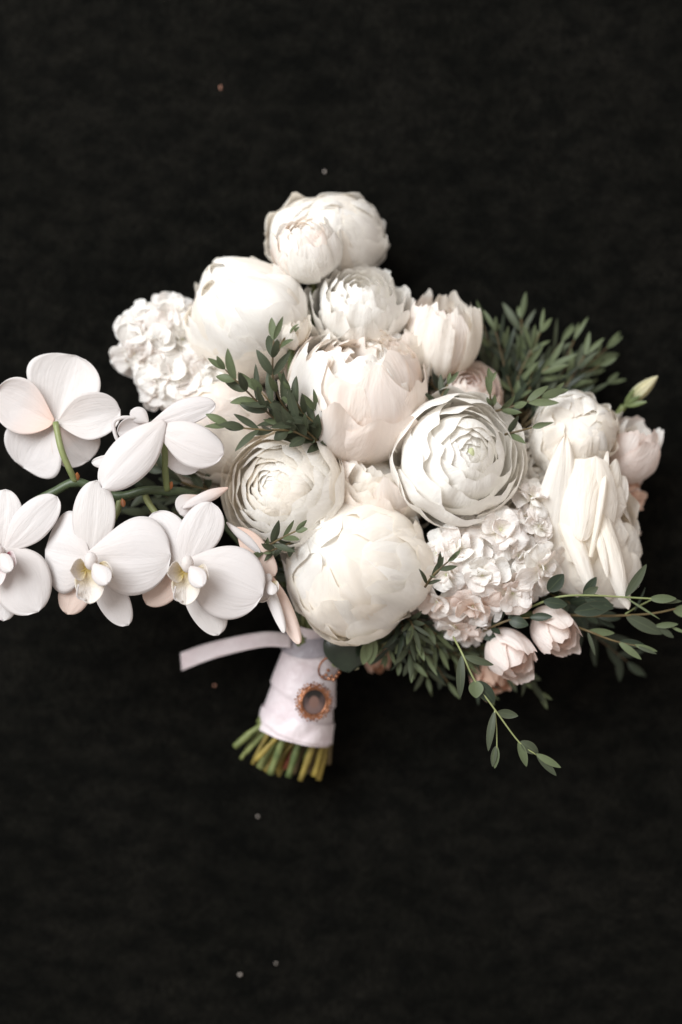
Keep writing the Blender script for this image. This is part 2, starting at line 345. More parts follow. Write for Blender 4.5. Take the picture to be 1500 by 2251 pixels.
def catmull(pts, n):
    p = [np.asarray(q, float) for q in pts]; p = [2 * p[0] - p[1]] + p + [2 * p[-1] - p[-2]]
    out = []
    for i in range(1, len(p) - 2):
        for k in range(n):
            t = k / n
            out.append(0.5 * ((2 * p[i]) + (-p[i - 1] + p[i + 1]) * t + (2 * p[i - 1] - 5 * p[i] + 4 * p[i + 1] - p[i + 2]) * t * t + (-p[i - 1] + 3 * p[i] - 3 * p[i + 1] + p[i + 2]) * t ** 3))
    out.append(p[-2]); return np.array(out)
def tube(name, pts, r0, r1, material, parent, n=5, sides=8, cap=True, knob=None, label=None):
    """tube through world points, closed at both ends"""
    c = catmull(pts, n); m = len(c); T = np.gradient(c, axis=0)
    rad = np.linspace(r0, r1, m)
    if knob is not None: rad = rad * knob(np.linspace(0, 1, m))
    if cap:
        c = np.concatenate([c[:1], c, c[-1:]]); T = np.concatenate([T[:1], T, T[-1:]]); rad = np.concatenate([[0], rad, [0]]); m += 2
    ref = np.array((0.3, 0.2, 1.0)); V = []
    for i in range(m):
        t = nrm(T[i]); x = nrm(np.cross(ref, t)); y = np.cross(t, x)
        a = np.linspace(0, 2 * np.pi, sides + 1)
        V.append(c[i] + rad[i] * (np.cos(a)[:, None] * x + np.sin(a)[:, None] * y))
    V = np.concatenate(V); uu, vv = np.meshgrid(np.linspace(0, 1, m), np.linspace(0, 1, sides + 1), indexing='ij')
    UV = np.stack([uu, vv], -1).reshape(-1, 2)
    return add_world(name, V, UV, m - 1, sides, material, parent, c[0], label)
def ball(name, c, rx, ry, rz, material, parent, axis=(0, 0, 1), nu=10, nv=14, lump=0.0, seed=0, label=None):
    r = random.Random(seed); th, ph = np.meshgrid(np.linspace(0, np.pi, nu + 1), np.linspace(0, 2 * np.pi, nv + 1), indexing='ij')
    k = 1 + lump * np.sin(3 * ph + r.random() * 6) * np.sin(th) * np.cos(2 * th + r.random() * 6)
    V = np.stack([rx * k * np.sin(th) * np.cos(ph), -ry * k * np.sin(th) * np.sin(ph), rz * np.cos(th)], -1).reshape(-1, 3)
    A = frame_axes(axis)[:3, :3]; V = V @ A.T + np.asarray(c)
    UV = np.stack([th / np.pi, ph / 6.2832], -1).reshape(-1, 2)
    return add_world(name, V, UV, nu, nv, material, parent, np.asarray(c), label)

# ------------------------------------------------------------------ the surface
def build_surface():
    nu = nv = 80
    u, v = np.meshgrid(np.linspace(-1, 1, nu + 1), np.linspace(-1, 1, nv + 1), indexing='ij')
    X = np.sign(u) * np.abs(u) ** 1.6 * 1.6; Y = -np.sign(v) * np.abs(v) ** 1.6 * 1.6
    Z = 0.0012 * (np.sin(9 * X + 3 * Y) + np.sin(5 * X - 11 * Y + 1) + np.sin(17 * Y + 2 * X)) - 0.004
    V = np.stack([X, Y, Z], -1).reshape(-1, 3)
    UV = np.stack([u, v], -1).reshape(-1, 2)
    me = grid_mesh('fabric_surface', V, UV, nu, nv, M['fabric'])
    o = bpy.data.objects.new('fabric_surface', me); COL.objects.link(o); o['kind'] = 'structure'
build_surface()

# ------------------------------------------------------------------ flowers of shell petals
GATHER = (690, 1415, 150)
def flower(name, label, cat, px, py, z, R, axis, layers, mats, spin=0.0, scale=(1, 1, 1), group=None, seed=1, eye=None, stem=True, sepals=0, sepmat='sepal', nres=(16, 14), core=None, deform=0.0):
    """layers: (count, R0, R1, tip0, tip1, W, extra dict); radii and tips run from first to last petal of the layer"""
    s = S(z)
    M4 = frame_axes(axis, spin, tuple(R * s * k for k in scale))
    c = P(px, py, z)
    root = empty(name, c, label, cat, group, M4)
    r = random.Random(seed); phi = r.uniform(0, 6.28)
    k = 0; K = np.array([[r.gauss(0, 2.2) for _ in range(3)] for _ in range(6)]); KP = np.array([r.uniform(0, 6.28) for _ in range(6)])
    for li, (n, R0, R1, t0, t1, W, ex) in enumerate(layers):
        ex = dict(ex); z0 = ex.pop('z0', 0.0); z1 = ex.pop('z1', z0); step = ex.pop('step', 2.39996); jt = ex.pop('jt', 6.0); mm = ex.pop('mat', None)
        for i in range(n):
            f = i / max(1, n - 1)
            phi += step + r.uniform(-.12, .12)
            V, UV, nu, nv = shell_petal(R=R0 + (R1 - R0) * f, th1=t0 + (t1 - t0) * f + r.uniform(-jt, jt), W=W * r.uniform(.88, 1.0), zo=z0 + (z1 - z0) * f,
                                        seed=seed * 1000 + k, nu=nres[0], nv=nres[1], **ex)
            if deform:
                cz, sz = math.cos(phi), math.sin(phi); D = np.stack([V[:, 0] * cz - V[:, 1] * sz, V[:, 0] * sz + V[:, 1] * cz, V[:, 2]], -1)
                V = V * (1 + deform * np.sin(D @ K.T + KP).mean(1) * 2)[:, None]
            me = grid_mesh('petal', V, UV, nu, nv, M[mm or mats[r.randrange(len(mats))]])
            link('petal', me, root, rotz=phi); k += 1
    ax = nrm(axis)
    if eye:
        ball('centre', c + ax * eye[0] * R * s, eye[1] * R * s, eye[1] * R * s, eye[1] * R * s * .8, M['throat'], root, axis=ax, lump=.2)
    if core:
        ball('filler_ball', c + ax * core[1] * R * s, core[0] * R * s, core[0] * R * s, core[0] * R * s * .85, M[core[2]], root, axis=ax, lump=.08, nu=12, nv=18)  # filler ball added inside the bloom; the white ones bounce light
    bp_ = c - ax * 0.95 * R * s * scale[2]
    if sepals:
        x = frame_axes(axis)[:3, :3]
        for i in range(sepals):
            a = 6.283 * i / sepals + r.random() * .5
            d = x[:, 0] * math.cos(a) + x[:, 1] * math.sin(a)
            blade('sepal', bp_ - ax * .02 * R * s, bp_ + d * .62 * R * s + ax * .25 * R * s, .3 * R * s, M[sepmat], root, hint=-ax, cup=-.6, bend=-.9, seed=i)
    if stem:
        g = P(GATHER[0] + r.uniform(-35, 35), GATHER[1], GATHER[2] + r.uniform(-35, 45))
        if np.linalg.norm(g - bp_) > 60 * U:
            m1 = bp_ - ax * 60 * U + (g - bp_) * .25; m1[2] = max(m1[2], 40 * U)
            m2 = (bp_ + g) / 2; m2[2] = max(min(m2[2], bp_[2]) - 40 * U, 45 * U)
            tube('stem', [bp_, m1, m2, g], 9 * U, 7 * U, M['stem'], root, sides=7)
    return root

def RAN(n, wide=0):
    """ranunculus: many thin overlapping petals wound round a small eye"""
    a = int(n * .26); b = int(n * .34); c = n - a - b
    return [(a, .13, .34, 16, 28, 70, dict(z0=.43, z1=.34, ruf=.012, rnd_=.10, jag=.01, tilt=.04, dent=.01, jt=3, lobe=.02)),
            (b, .36, .62, 28, 37, 60 + wide, dict(z0=.33, z1=.18, ruf=.025, rnd_=.14, jag=.012, tilt=.03, dent=.02, jt=5, crum=.03, lobe=.05)),
            (c, .65, .99, 38, 62, 50 + wide, dict(z0=.16, z1=.0, ruf=.04, rnd_=.18, jag=.015, tilt=.03, dent=.03, jt=7, flare=.03, crum=.04, lobe=.07, zs=.95)),
            (7, 1.0, 1.02, 72, 88, 46, dict(z0=-.02, ruf=.035, rnd_=.2, jag=.015, tilt=.02, flare=.0, crum=.04, lobe=.07))]
def BALL():
    """closed peony: big crumpled petals folded over a ball"""
    return [(4, .865, .885, -14, 0, 80, dict(ruf=.02, rnd_=.16, jag=.012, lobe=.05, crum=.10, dent=.08, fold=.05, tilt=.015, jt=8, frill=.03)),
            (7, .90, .925, 0, 28, 66, dict(ruf=.035, rnd_=.16, jag=.02, lobe=.08, crum=.10, dent=.08, fold=.05, tilt=.02, jt=12, frill=.05)),
            (9, .935, .975, 16, 56, 56, dict(ruf=.045, rnd_=.18, jag=.02, lobe=.10, crum=.09, dent=.08, tilt=.02, rib=.006, jt=14, frill=.06)),
            (9, .98, 1.03, 50, 100, 46, dict(ruf=.06, rnd_=.20, jag=.02, lobe=.10, crum=.07, dent=.08, tilt=.03, flare=.03, frill=.06))]
def CUP(o=0):
    """peony cup: tall ribbed petals standing round an open top"""
    return [(8, .46, .62, 14, 26, 58, dict(ruf=.07, rnd_=.08, jag=.03, lobe=.06, rib=.015, z0=.14, flare=.06, crum=.06)),
            (8, .66, .80, 18 + o, 32 + o, 54, dict(ruf=.07, rnd_=.10, jag=.03, lobe=.08, rib=.02, z0=.08, flare=.05, crum=.06)),
            (8, .84, .95, 22 + o, 42 + o, 50, dict(ruf=.06, rnd_=.14, jag=.03, lobe=.10, rib=.018, flare=.04, frill=.05, dent=.06, crum=.05, jt=9, tilt=.04)),
            (7, .97, 1.04, 40 + o, 78 + o, 44, dict(ruf=.06, rnd_=.16, jag=.03, lobe=.10, rib=.015, flare=.06, frill=.05, dent=.06, crum=.05, jt=12, tilt=.04))]
def BUDROSE():
    """lisianthus or rosebud: a few broad petals wrapped in a spiral cone"""
    return [(4, .34, .50, 14, 20, 75, dict(ruf=.03, rnd_=.15, zs=1.45, tilt=.10, flare=.12, jag=.03)),
            (5, .56, .78, 18, 30, 62, dict(ruf=.05, rnd_=.2, zs=1.35, tilt=.10, flare=.22, jag=.03)),
            (5, .84, 1.0, 34, 52, 52, dict(ruf=.07, rnd_=.3, zs=1.2, tilt=.07, flare=.30, jag=.04))]

HI = (24, 20)
flower('peony', 'round closed cream white peony at the front just above the ribbon handle', 'peony', 783, 1245, 290, 157, (-.40, .35, .85), BALL(), ['cream', 'white', 'cream'], seed=11, nres=HI, core=(.83, 0, 'cream'), group='peonies in the bouquet', spin=.4, deform=.09)
flower('ranunculus', 'white ranunculus with tightly wound spiral, left of centre above the closed peony', 'ranunculus', 620, 1072, 312, 141, (-.46, .17, 1), RAN(52, 6), ['white', 'white', 'cream'], seed=12, eye=(.37, .06), scale=(1, 1, .78), core=(.5, 0, 'white'), nres=(18, 14), group='ranunculus in the bouquet')  # white core added inside to bounce light back through the petals
flower('ranunculus', 'large white ranunculus with small green eye, right of centre', 'ranunculus', 1012, 1008, 328, 153, (.30, .20, 1), RAN(36, 12), ['white'], seed=13, eye=(.37, .085), scale=(1, 1, .78), core=(.5, 0, 'white'), nres=(18, 16), group='ranunculus in the bouquet')  # same added white core, brightens the petals from within
flower('peony', 'large blush white cupped peony in the middle, tall petals open upwards', 'peony', 783, 860, 270, 158, (.10, .85, .62), CUP(), ['blush', 'white', 'blush'], seed=14, nres=HI, core=(.6, -.1, 'cream'), group='peonies in the bouquet')
HALF = flower('peony', 'half hidden cream flower with ruffled layered petals between the two ranunculus', 'peony', 826, 1040, 232, 140, (.1, .35, .95), CUP(10), ['cream', 'blush', 'cream'], seed=15, nres=(18, 16), core=(.45, -.1, 'cream'), group='peonies in the bouquet')
flower('ranunculus', 'white double flower with many narrow petals, below the topmost bloom', 'ranunculus', 790, 672, 225, 112, (.05, .62, .75),
       [(14, .16, .42, 26, 40, 55, dict(z0=.38, z1=.26, ruf=.03, jag=.03, tilt=.05)),
        (18, .46, .78, 38, 54, 44, dict(z0=.24, z1=.08, ruf=.05, jag=.03, rib=.012, flare=.03, rnd_=.12, lobe=.05, crum=.03)),
        (16, .82, 1.04, 58, 86, 34, dict(z0=.04, z1=-.05, ruf=.07, jag=.04, rib=.015, flare=.10, rnd_=.18, lobe=.07, crum=.03))], ['white'], seed=16, core=(.3, 0, 'cream'), group='ranunculus in the bouquet')
flower('peony', 'big pale cream peony at upper left, smooth petals folded over a ball', 'peony', 543, 700, 205, 141, (-.55, .75, .55), BALL(), ['cream', 'white'], seed=17, nres=HI, core=(.82, 0, 'cream'), deform=.11, sepals=5, sepmat='redsepal', group='peonies in the bouquet', scale=(1.04, .90, 1))
flower('peony', 'topmost blush white bloom, a wide dome of loosely folded petals', 'peony', 712, 526, 150, 118, (.1, .35, .9),
       BALL(), ['cream', 'white', 'white'], seed=18, nres=(20, 18), core=(.82, 0, 'cream'), group='peonies in the bouquet', scale=(1.08, .84, 1), deform=.12)
flower('lisianthus', 'small blush cup with green sepals in front of the topmost bloom', 'lisianthus', 676, 545, 250, 76, (-.15, .75, .65), CUP(4), ['blush', 'white'], seed=19, core=(.5, 0, 'blush'), sepals=5, group='lisianthus in the bouquet')
flower('tulip', 'blush tulip shaped flower standing upright at the upper right', 'tulip', 970, 742, 190, 92, (.12, .9, .4),
       [(4, .5, .6, 10, 20, 50, dict(zs=1.3, rib=.02, ruf=.04)), (5, .70, .84, 24, 34, 42, dict(zs=1.25, rib=.03, ruf=.06, jag=.04, lobe=.06, flare=.14, rnd_=.12)), (6, .84, .98, 34, 48, 38, dict(zs=1.15, rib=.03, ruf=.07, jag=.04, lobe=.08, flare=.20, rnd_=.14))],
       ['blush', 'cream'], seed=20, nres=(20, 16), group='tulips in the bouquet')
flower('rose_bud', 'small pale green cream bud behind the eucalyptus, beside the big upper left peony', 'rosebud', 645, 728, 298, 38, (.15, .6, .75), BUDROSE(), ['cream'], seed=21, core=(.5, 0, 'cream'))
flower('peony', 'pale cream flower hidden under the eucalyptus sprig, behind the side facing orchid', 'peony', 480, 940, 185, 126, (-.35, .3, .85), BALL(), ['cream', 'blush'], seed=22, core=(.82, 0, 'cream'), deform=.11, group='peonies in the bouquet')
flower('ranunculus', 'frilled cream flower edge showing below the side facing orchid', 'ranunculus', 450, 1000, 150, 84, (-.3, -.3, .9), RAN(26), ['cream', 'blush'], seed=23, group='ranunculus in the bouquet')
flower('rose', 'smooth white rose at the right, above the rose with rolled petals', 'rose', 1262, 960, 225, 96, (.15, .35, .9),
       BALL(), ['white', 'cream'], seed=24, nres=(20, 18), core=(.82, 0, 'cream'), deform=.11, group='roses in the bouquet')
flower('lisianthus', 'white lisianthus at the far right edge, below the green bud', 'lisianthus', 1385, 990, 160, 64, (.25, .8, .5), BUDROSE(), ['lisi', 'white'], seed=25, core=(.5, 0, 'cream'), sepals=4, group='lisianthus in the bouquet')
flower('lisianthus', 'drooping white lisianthus, rightmost of the pair below the bouquet', 'lisianthus', 1218, 1385, 290, 52, (.42, -.55, .75), BUDROSE(), ['lisi'], seed=26, spin=1, nres=(20, 16), core=(.5, 0, 'blush'), sepals=4, group='lisianthus in the bouquet')
flower('lisianthus', 'drooping white lisianthus, lower left of the pair below the bouquet', 'lisianthus', 1120, 1438, 290, 54, (.40, -.6, .7), BUDROSE(), ['lisi'], seed=27, spin=2, nres=(20, 16), core=(.5, 0, 'blush'), sepals=4, group='lisianthus in the bouquet')
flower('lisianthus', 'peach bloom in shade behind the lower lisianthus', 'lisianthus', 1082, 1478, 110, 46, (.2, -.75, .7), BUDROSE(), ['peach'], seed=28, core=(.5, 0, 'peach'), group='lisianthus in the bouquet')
flower('ranunculus', 'soft blush bloom in the gap behind the large right ranunculus', 'ranunculus', 1025, 870, 175, 82, (.1, .5, .8), RAN(30), ['blush', 'lisi'], seed=29, group='ranunculus in the bouquet')
flower('ranunculus', 'pale cream bloom tucked between the large right ranunculus and the rolled rose', 'ranunculus', 1165, 1035, 190, 92, (.2, .2, .9), RAN(24), ['cream', 'white'], seed=30, group='ranunculus in the bouquet')
flower('peony', 'cream bloom deep in the middle behind the cupped peony rim', 'peony', 850, 765, 205, 98, (.2, .6, .7), CUP(8), ['cream', 'white', 'blush'], seed=31, core=(.5, -.1, 'cream'), group='peonies in the bouquet')
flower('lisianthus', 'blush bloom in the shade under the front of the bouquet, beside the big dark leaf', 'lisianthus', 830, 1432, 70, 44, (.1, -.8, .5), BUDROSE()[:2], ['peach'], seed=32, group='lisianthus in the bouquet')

for i, (x0, y0, x1, y1, z, wd, m) in enumerate([(748, 985, 885, 1062, 268, 58, 'cream'), (742, 1005, 905, 1098, 262, 60, 'cream'), (748, 1040, 888, 1112, 250, 50, 'blush'), (735, 1062, 800, 1110, 235, 60, 'cream'), (770, 985, 850, 1000, 262, 50, 'cream'), (860, 1110, 920, 1135, 225, 60, 'cream'), (790, 975, 905, 1010, 240, 70, 'cream')]):
    blade('petal', P(x0, y0, z - 15), P(x1, y1, z + 5), wd * U, M[m], HALF, hint=(.2, .35, 1), cup=-.9, bend=.8, prof=lambda u: (.55 + .45 * np.sin(np.pi * u)) * np.sqrt(np.maximum(0, 1 - np.abs(2 * u - 1) ** 7)), ruf=.07, rf=(5, 14), nu=24, nv=10, seed=900 + i, jag=.08, rib=.004)

# green lisianthus bud at the far right
def bud():
    root = empty('flower_bud', P(1385, 888, 150), 'closed pale green bud at the far right, pointing up and right', 'bud')
    b, t = P(1372, 893, 150), P(1447, 826, 175)
    for i in range(5):
        a = 6.283 * i / 5; h = nrm((math.cos(a) * .7, math.sin(a) * .7, .75 if i % 2 else -.2))
        x = nrm(t - b); y = nrm(np.cross((0, 0, 1), x)); h = math.cos(a) * np.array((0, 0, 1)) + math.sin(a) * y
        off = h * 9 * U
        blade('petal', b + off * .2, t + off * .1, 52 * U, M['bud'], root, hint=-h, cup=1.5, bend=-.9, a=.95, b=.7, seed=i, nu=16, nv=10)
    for i in range(3):
        blade('sepal', b, P(1395 + 14 * i, 855 + 14 * i, 185), 13 * U, M['sepal'], root, cup=-.5, bend=.4, seed=i)
    tube('stem', [b, P(1345, 925, 130), P(1270, 990, 80), P(1000, 1250, 80), P(*GATHER)], 8 * U, 7 * U, M['stem'], root)
bud()

# rose with rolled, pointed petals
def rolled_rose():
    root = flower('rose', 'large cream rose with long rolled pointed petals at the right', 'rose', 1300, 1175, 225, 102, (.4, -.15, .9),
                  [(6, .6, .75, 20, 40, 55, dict(tilt=.08, ruf=.05)), (7, .8, .92, 40, 62, 52, dict(tilt=.07, ruf=.06, flare=.1)), (6, .94, 1.02, 62, 90, 48, dict(tilt=.05, ruf=.06, flare=.12))],
                  ['rose'], seed=40, core=(.5, 0, 'cream'), group='roses in the bouquet', scale=(1, 1.35, 1))
    q = lambda x, y, z: P(x, y, z)
    tri = lambda p: (lambda u: (1 - u) ** p * .92 + .08 * np.sqrt(np.maximum(0, 1 - u ** 6)))
    tub = lambda w0, w1: (lambda u: (w0 + (w1 - w0) * u) * np.sqrt(np.maximum(0, 1 - u ** 10)))
    pan = lambda u: (.55 + .45 * np.sin(np.pi * (.15 + .55 * u))) * np.sqrt(np.maximum(0, 1 - np.abs(2 * u - 1) ** 8))
    pt = lambda p, q=.3: (lambda u: (q + (1 - q) * np.sin(np.pi / 2 * np.minimum(1, u / .55))) * np.maximum(0, 1 - np.maximum(0, (u - .55) / .45) ** 1.7) ** p)
    T = [  # base, tip, width, cup, bend, profile
        ((1216, 1285, 262), (1244, 953, 340), 170, -.9, .45, tri(.8)),
        ((1280, 1240, 322), (1310, 1002, 338), 112, -.9, .5, pt(.5, .5)),
        ((1300, 1010, 338), (1278, 1190, 350), 84, -1.0, .4, tri(.35)),
        ((1300, 1225, 345), (1332, 1044, 352), 36, -2.4, .6, tub(.6, 1)),
        ((1246, 1140, 322), (1304, 1300, 348), 64, -2.0, .8, tri(.3)),
        ((1312, 1120, 332), (1382, 1340, 332), 74, -1.9, .9, tri(.35)),
        ((1320, 1130, 340), (1378, 1288, 342), 50, -2.0, .6, tri(.3)),
        ((1316, 1160, 345), (1337, 1270, 362), 40, -1.7, .5, tri(.5)),
        ((1296, 1100, 318), (1378, 1112, 292), 118, -.5, .9, pt(.7, .6)),
        ((1296, 1185, 320), (1382, 1176, 292), 128, -.5, .9, pt(.7, .6)),
        ((1325, 1205, 298), (1412, 1214, 245), 104, -.4, 1.0, pt(.6, .6)),
        ((1330, 1235, 288), (1404, 1290, 250), 92, -.5, 1.0, pt(.6, .6)),
        ((1330, 1284, 270), (1245, 1268, 280), 34, -2.0, .4, tub(.8, 1)),
        ((1250, 1262, 255), (1384, 1332, 258), 66, -1.2, .4, tri(.4)),
        ((1335, 1120, 300), (1356, 1008, 300), 66, -1.3, .6, tri(.6)),
        ((1318, 1140, 315), (1336, 990, 322), 56, -1.6, .5, tri(.7)),
        ((1282, 1120, 310), (1286, 1000, 306), 60, -1.3, .5, tri(.7)),
        ((1300, 1120, 300), (1376, 1048, 285), 80, -.6, .5, pt(.7, .6)),
        ((1262, 1110, 280), (1212, 1272, 252), 150, -.7, .8, pt(.5, .6)),
        ((1262, 1130, 300), (1268, 1312, 262), 150, -.7, .8, pt(.5, .6)),
        ((1300, 1160, 315), (1338, 1322, 272), 130, -.8, .8, pt(.5, .6)),
    ]
    for i, (b, t, Wd, cup, bend, pr) in enumerate(T):
        blade('petal', q(*b), q(*t), Wd * S(330) * (1.22 if Wd > 60 else 1), M['rose'], root, cup=cup * .8, bend=bend, prof=pr, seed=i + 50, ruf=.015, nu=22, nv=16, jag=.02, rib=.002)
rolled_rose()

# ------------------------------------------------------------------ stock: clusters of frilled florets
def floret(parent, px, py, z, r_, axis, mats, seed, n=9):
    r_ *= 1.1; s = S(z); c = P(px, py, z); ax = nrm(axis); A = frame_axes(axis, seed * 1.3)[:3, :3]
    f = ball('floret', c, r_ * .13 * s, r_ * .13 * s, r_ * .18 * s, M['throat'], parent, axis=ax, nu=6, nv=8, lump=.2, seed=seed)
    r = random.Random(seed)
    for layer, (cnt, ln, el, wd) in enumerate(((6, 1.08, .0, 1.05), (5, .85, .5, .95), (4, .55, .95, .75))):
        for i in range(cnt):
            a = 6.283 * (i + layer * .5) / cnt + r.uniform(-.4, .4)
            e = el + r.uniform(-.25, .25); d = A[:, 0] * math.cos(a) + A[:, 1] * math.sin(a)
            ll = r_ * ln * r.uniform(.8, 1.18) * s
            b = c + ax * .04 * r_ * s * layer; t = c + (d * math.cos(e) + ax * math.sin(e)) * ll
            pr = (lambda q: lambda u: np.minimum(1, .18 + 1.15 * u ** .9) * (1 - np.maximum(0, (u - q) / (1.001 - q)) ** 2.2) ** .5)(r.uniform(.6, .8))
            blade('petal', b, t, r_ * wd * s * r.uniform(.8, 1.2), M[mats[r.randrange(len(mats))]], f, hint=ax - d * .2, prof=pr, bend=r.uniform(-.5, 1.1), cup=r.uniform(-1.2, .9),
                  ruf=.11, rf=(3, 9), nu=12, nv=10, seed=seed * 31 + i + layer * 10, rib=.008, tip=r.uniform(-.6, 1.0), jag=.08, twist=r.uniform(-.7, .7))
def stock(name, label, cx, cy, z, florets, mats, rr=46, height=70, pink=None):
    root = empty(name, P(cx, cy, z - 60), label, 'stock', 'stocks in the bouquet')
    for i, fl in enumerate(florets):
        x, y = fl[:2]; r_ = fl[2] if len(fl) > 2 else rr; dz = fl[3] if len(fl) > 3 else 0
        dx, dy = (x - cx) / 130.0, -(y - cy) / 130.0; d2 = dx * dx + dy * dy
        mm = mats
        if pink and (y - cy) > pink: mm = ['stockpink', 'stock']
        floret(root, x, y, z + height * max(0, 1 - d2 * .45) - 20 + dz, r_, (dx * .9, dy * .9, 1), mm, 100 + i * 7 + int(cx))
    tube('stem', [P(cx, cy - 20, z + 10), P((cx * 2 + GATHER[0]) / 3, (cy * 2 + GATHER[1]) / 3, 90), P(*GATHER)], 12 * U, 9 * U, M['stem'], root)
stock('stock_flower', 'frilly white stock cluster with drooping pinkish lower florets, right of the closed peony', 1075, 1225, 300,
      [(1098, 1168, 62), (1010, 1205, 52), (1168, 1095, 42, 10), (1192, 1248, 54), (1060, 1262, 56), (1140, 1225, 40, -10), (985, 1262, 48), (1125, 1300, 50), (1040, 1330, 52), (965, 1320, 44), (1000, 1378, 42, -20), (1060, 1372, 36, -20),
       (1185, 1160, 36), (965, 1215, 40), (1150, 1290, 38, -30), (940, 1350, 36, -50), (1030, 1150, 46, -20), (1155, 1140, 34, -10), (1025, 1395, 30, -50), (1130, 1055, 28, -25)], ['stock', 'stock', 'white'], pink=60)
stock('stock_flower', 'frilly white stock cluster, upper of the two at the far left of the bouquet', 345, 735, 165,
      [(345, 755, 58), (312, 722, 50), (375, 700, 50), (305, 780, 54), (350, 700, 40), (400, 745, 54), (345, 800, 50)], ['stock', 'white'], rr=54, height=40)
stock('stock_flower', 'frilly white stock cluster, lower of the two at the far left of the bouquet', 410, 830, 180,
      [(405, 828, 64), (355, 820, 52), (455, 840, 58), (348, 855, 44), (405, 880, 52), (460, 800, 50), (450, 885, 50), (500, 880, 44)], ['stock', 'white'], rr=58, height=45)
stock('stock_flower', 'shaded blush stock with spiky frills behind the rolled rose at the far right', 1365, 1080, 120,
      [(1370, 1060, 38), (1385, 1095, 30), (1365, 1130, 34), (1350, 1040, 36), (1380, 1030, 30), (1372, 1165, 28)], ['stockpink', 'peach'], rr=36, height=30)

# ------------------------------------------------------------------ orchid spray
def orchid_spray():
    root = empty('orchid_spray', P(250, 1090, 330), 'arching spray of white moth orchids reaching left out of the frame', 'orchid')
    tube('stem', [P(78, 1102, 330), P(118, 1082, 335), P(165, 1060, 340), P(215, 1075, 335), P(262, 1092, 330), P(318, 1078, 335), P(370, 1080, 335), P(430, 1092, 300), P(520, 1180, 220), P(640, 1330, 160), P(*GATHER)], 10 * U, 10 * U, M['orchidstem'], root, sides=10,
         knob=lambda t: 1 + .25 * (np.exp(-((t - .2) / .015) ** 2) + np.exp(-((t - .4) / .015) ** 2) + np.exp(-((t - .6) / .015) ** 2)))
    def bract(x, y, z, dx, dy):
        blade('bract', P(x, y, z), P(x + dx, y + dy, z + 12), 13 * U, M['redsepal'], root, cup=-.8)
    bract(168, 1060, 348, 2, -22); bract(370, 1080, 345, 8, -22); bract(268, 1095, 340, 4, 20)
    def opr(a, b):
        c = .5 ** (1 / a)
        def f(u):
            up = np.sqrt(np.maximum(0, 1 - (np.maximum(0, u - c) / (1 - c)) ** 2.15)); lo = .10 + .90 * np.sin(np.pi / 2 * np.minimum(1, u / c)) ** (1.6 * b + .1)
            return np.where(u > c, up, lo)
        return f
    def pet(par, name, q0, q1, Wd, m='orchid', **k):
        k.setdefault('prof', opr(k.get('a', 1.15), k.get('b', .55)))
        k.setdefault('a', 1.15); k.setdefault('b', .55); k.setdefault('bend', .35); k.setdefault('cup', -.22); k.setdefault('crease', .018); k.setdefault('asym', .22 * ((len(bpy.data.objects) * 5) % 3 - 1)); k.setdefault('skew', .03 * ((len(bpy.data.objects) * 7) % 5 - 2) / 2)
        blade(name, P(*q0), P(*q1), Wd * S(q0[2]), M[m], par, nu=22, nv=16, ruf=k.pop('ruf', .018), rf=(2, 6), rib=.003, solid=1.3 * U, **k)
    def bloom(x, y, z, label, stemto=None):
        o = ball('bloom', P(x, y, z + 8), 9 * U, 9 * U, 12 * U, M['orchid'], root, label=label, nu=8, nv=10)
        return o
    def ped(pts): tube('pedicel', [P(*p) for p in pts], 7 * U, 7.5 * U, M['pedicel'], root, sides=8)
    def lip(par, x, y, z, k=1.0, m='lip', ang=0.0):
        c, s_ = math.cos(ang), math.sin(ang)
        def r(dx, dy, dz): return (x + k * (dx * c - dy * s_), y + k * (dx * s_ + dy * c), z + k * dz)
        pet(par, 'lip', r(0, 0, 12), r(-2, 62, 20), 58 * k, m, a=.8, b=.75, cup=1.0, bend=-.5, seed=3)
        pet(par, 'lip_lobe', r(-6, 4, 10), r(-34, 8, 44), 42 * k, m, a=1.0, b=.6, cup=.9, bend=-.9, seed=4)
        pet(par, 'lip_lobe', r(8, 4, 10), r(36, 18, 46), 46 * k, m, a=1.1, b=.6, cup=.9, bend=-.9, seed=5)
        pet(par, 'lip_lobe', r(4, -4, 34), r(26, 30, 58), 36 * k, 'orchid', a=1.1, b=.5, cup=-.8, bend=.7, seed=6)
        tube('tendril', [P(*r(-8, 56, 20)), P(*r(-22, 50, 26)), P(*r(-20, 30, 36))], 2.0 * U * k, 1.2 * U * k, M['orchid'], par, sides=6)
        ball('column', P(*r(0, -8, 26)), 11 * U * k, 15 * U * k, 12 * U * k, M['orchid'], par)
    # back-facing bloom, top left
    o = bloom(124, 928, 330, 'orchid bloom seen from behind at upper left')
    pet(o, 'sepal', (122, 930, 345), (166, 781, 322), 172, b=.48, a=1.45, cup=.35, bend=-.5)
    pet(o, 'petal', (128, 930, 352), (264, 900, 340), 108, a=1.0, b=.62, cup=.45)
    pet(o, 'petal', (118, 928, 350), (-12, 866, 345), 122, 'orchidpink', a=1.25, b=.5, cup=.5, bend=-.3)
    pet(o, 'sepal', (119, 925, 335), (52, 1028, 310), 150, 'orchid', a=1.4, b=.48, cup=.3)
    pet(o, 'sepal', (126, 925, 330), (196, 1012, 310), 112, 'orchidpink', a=1.4, b=.5, cup=.3)
    ped([(122, 928, 362), (134, 985, 372), (152, 1030, 362), (166, 1058, 345)])
    # side-facing bloom
    o = bloom(350, 942, 405, 'orchid bloom turned sideways, its lip to the left')
    pet(o, 'petal', (362, 925, 425), (224, 1072, 432), 104, a=1.05, b=.5, bend=.5, cup=-.5)
    pet(o, 'petal', (345, 944, 418), (492, 998, 425), 98, a=1.2, b=.55, bend=.6, cup=-.4)
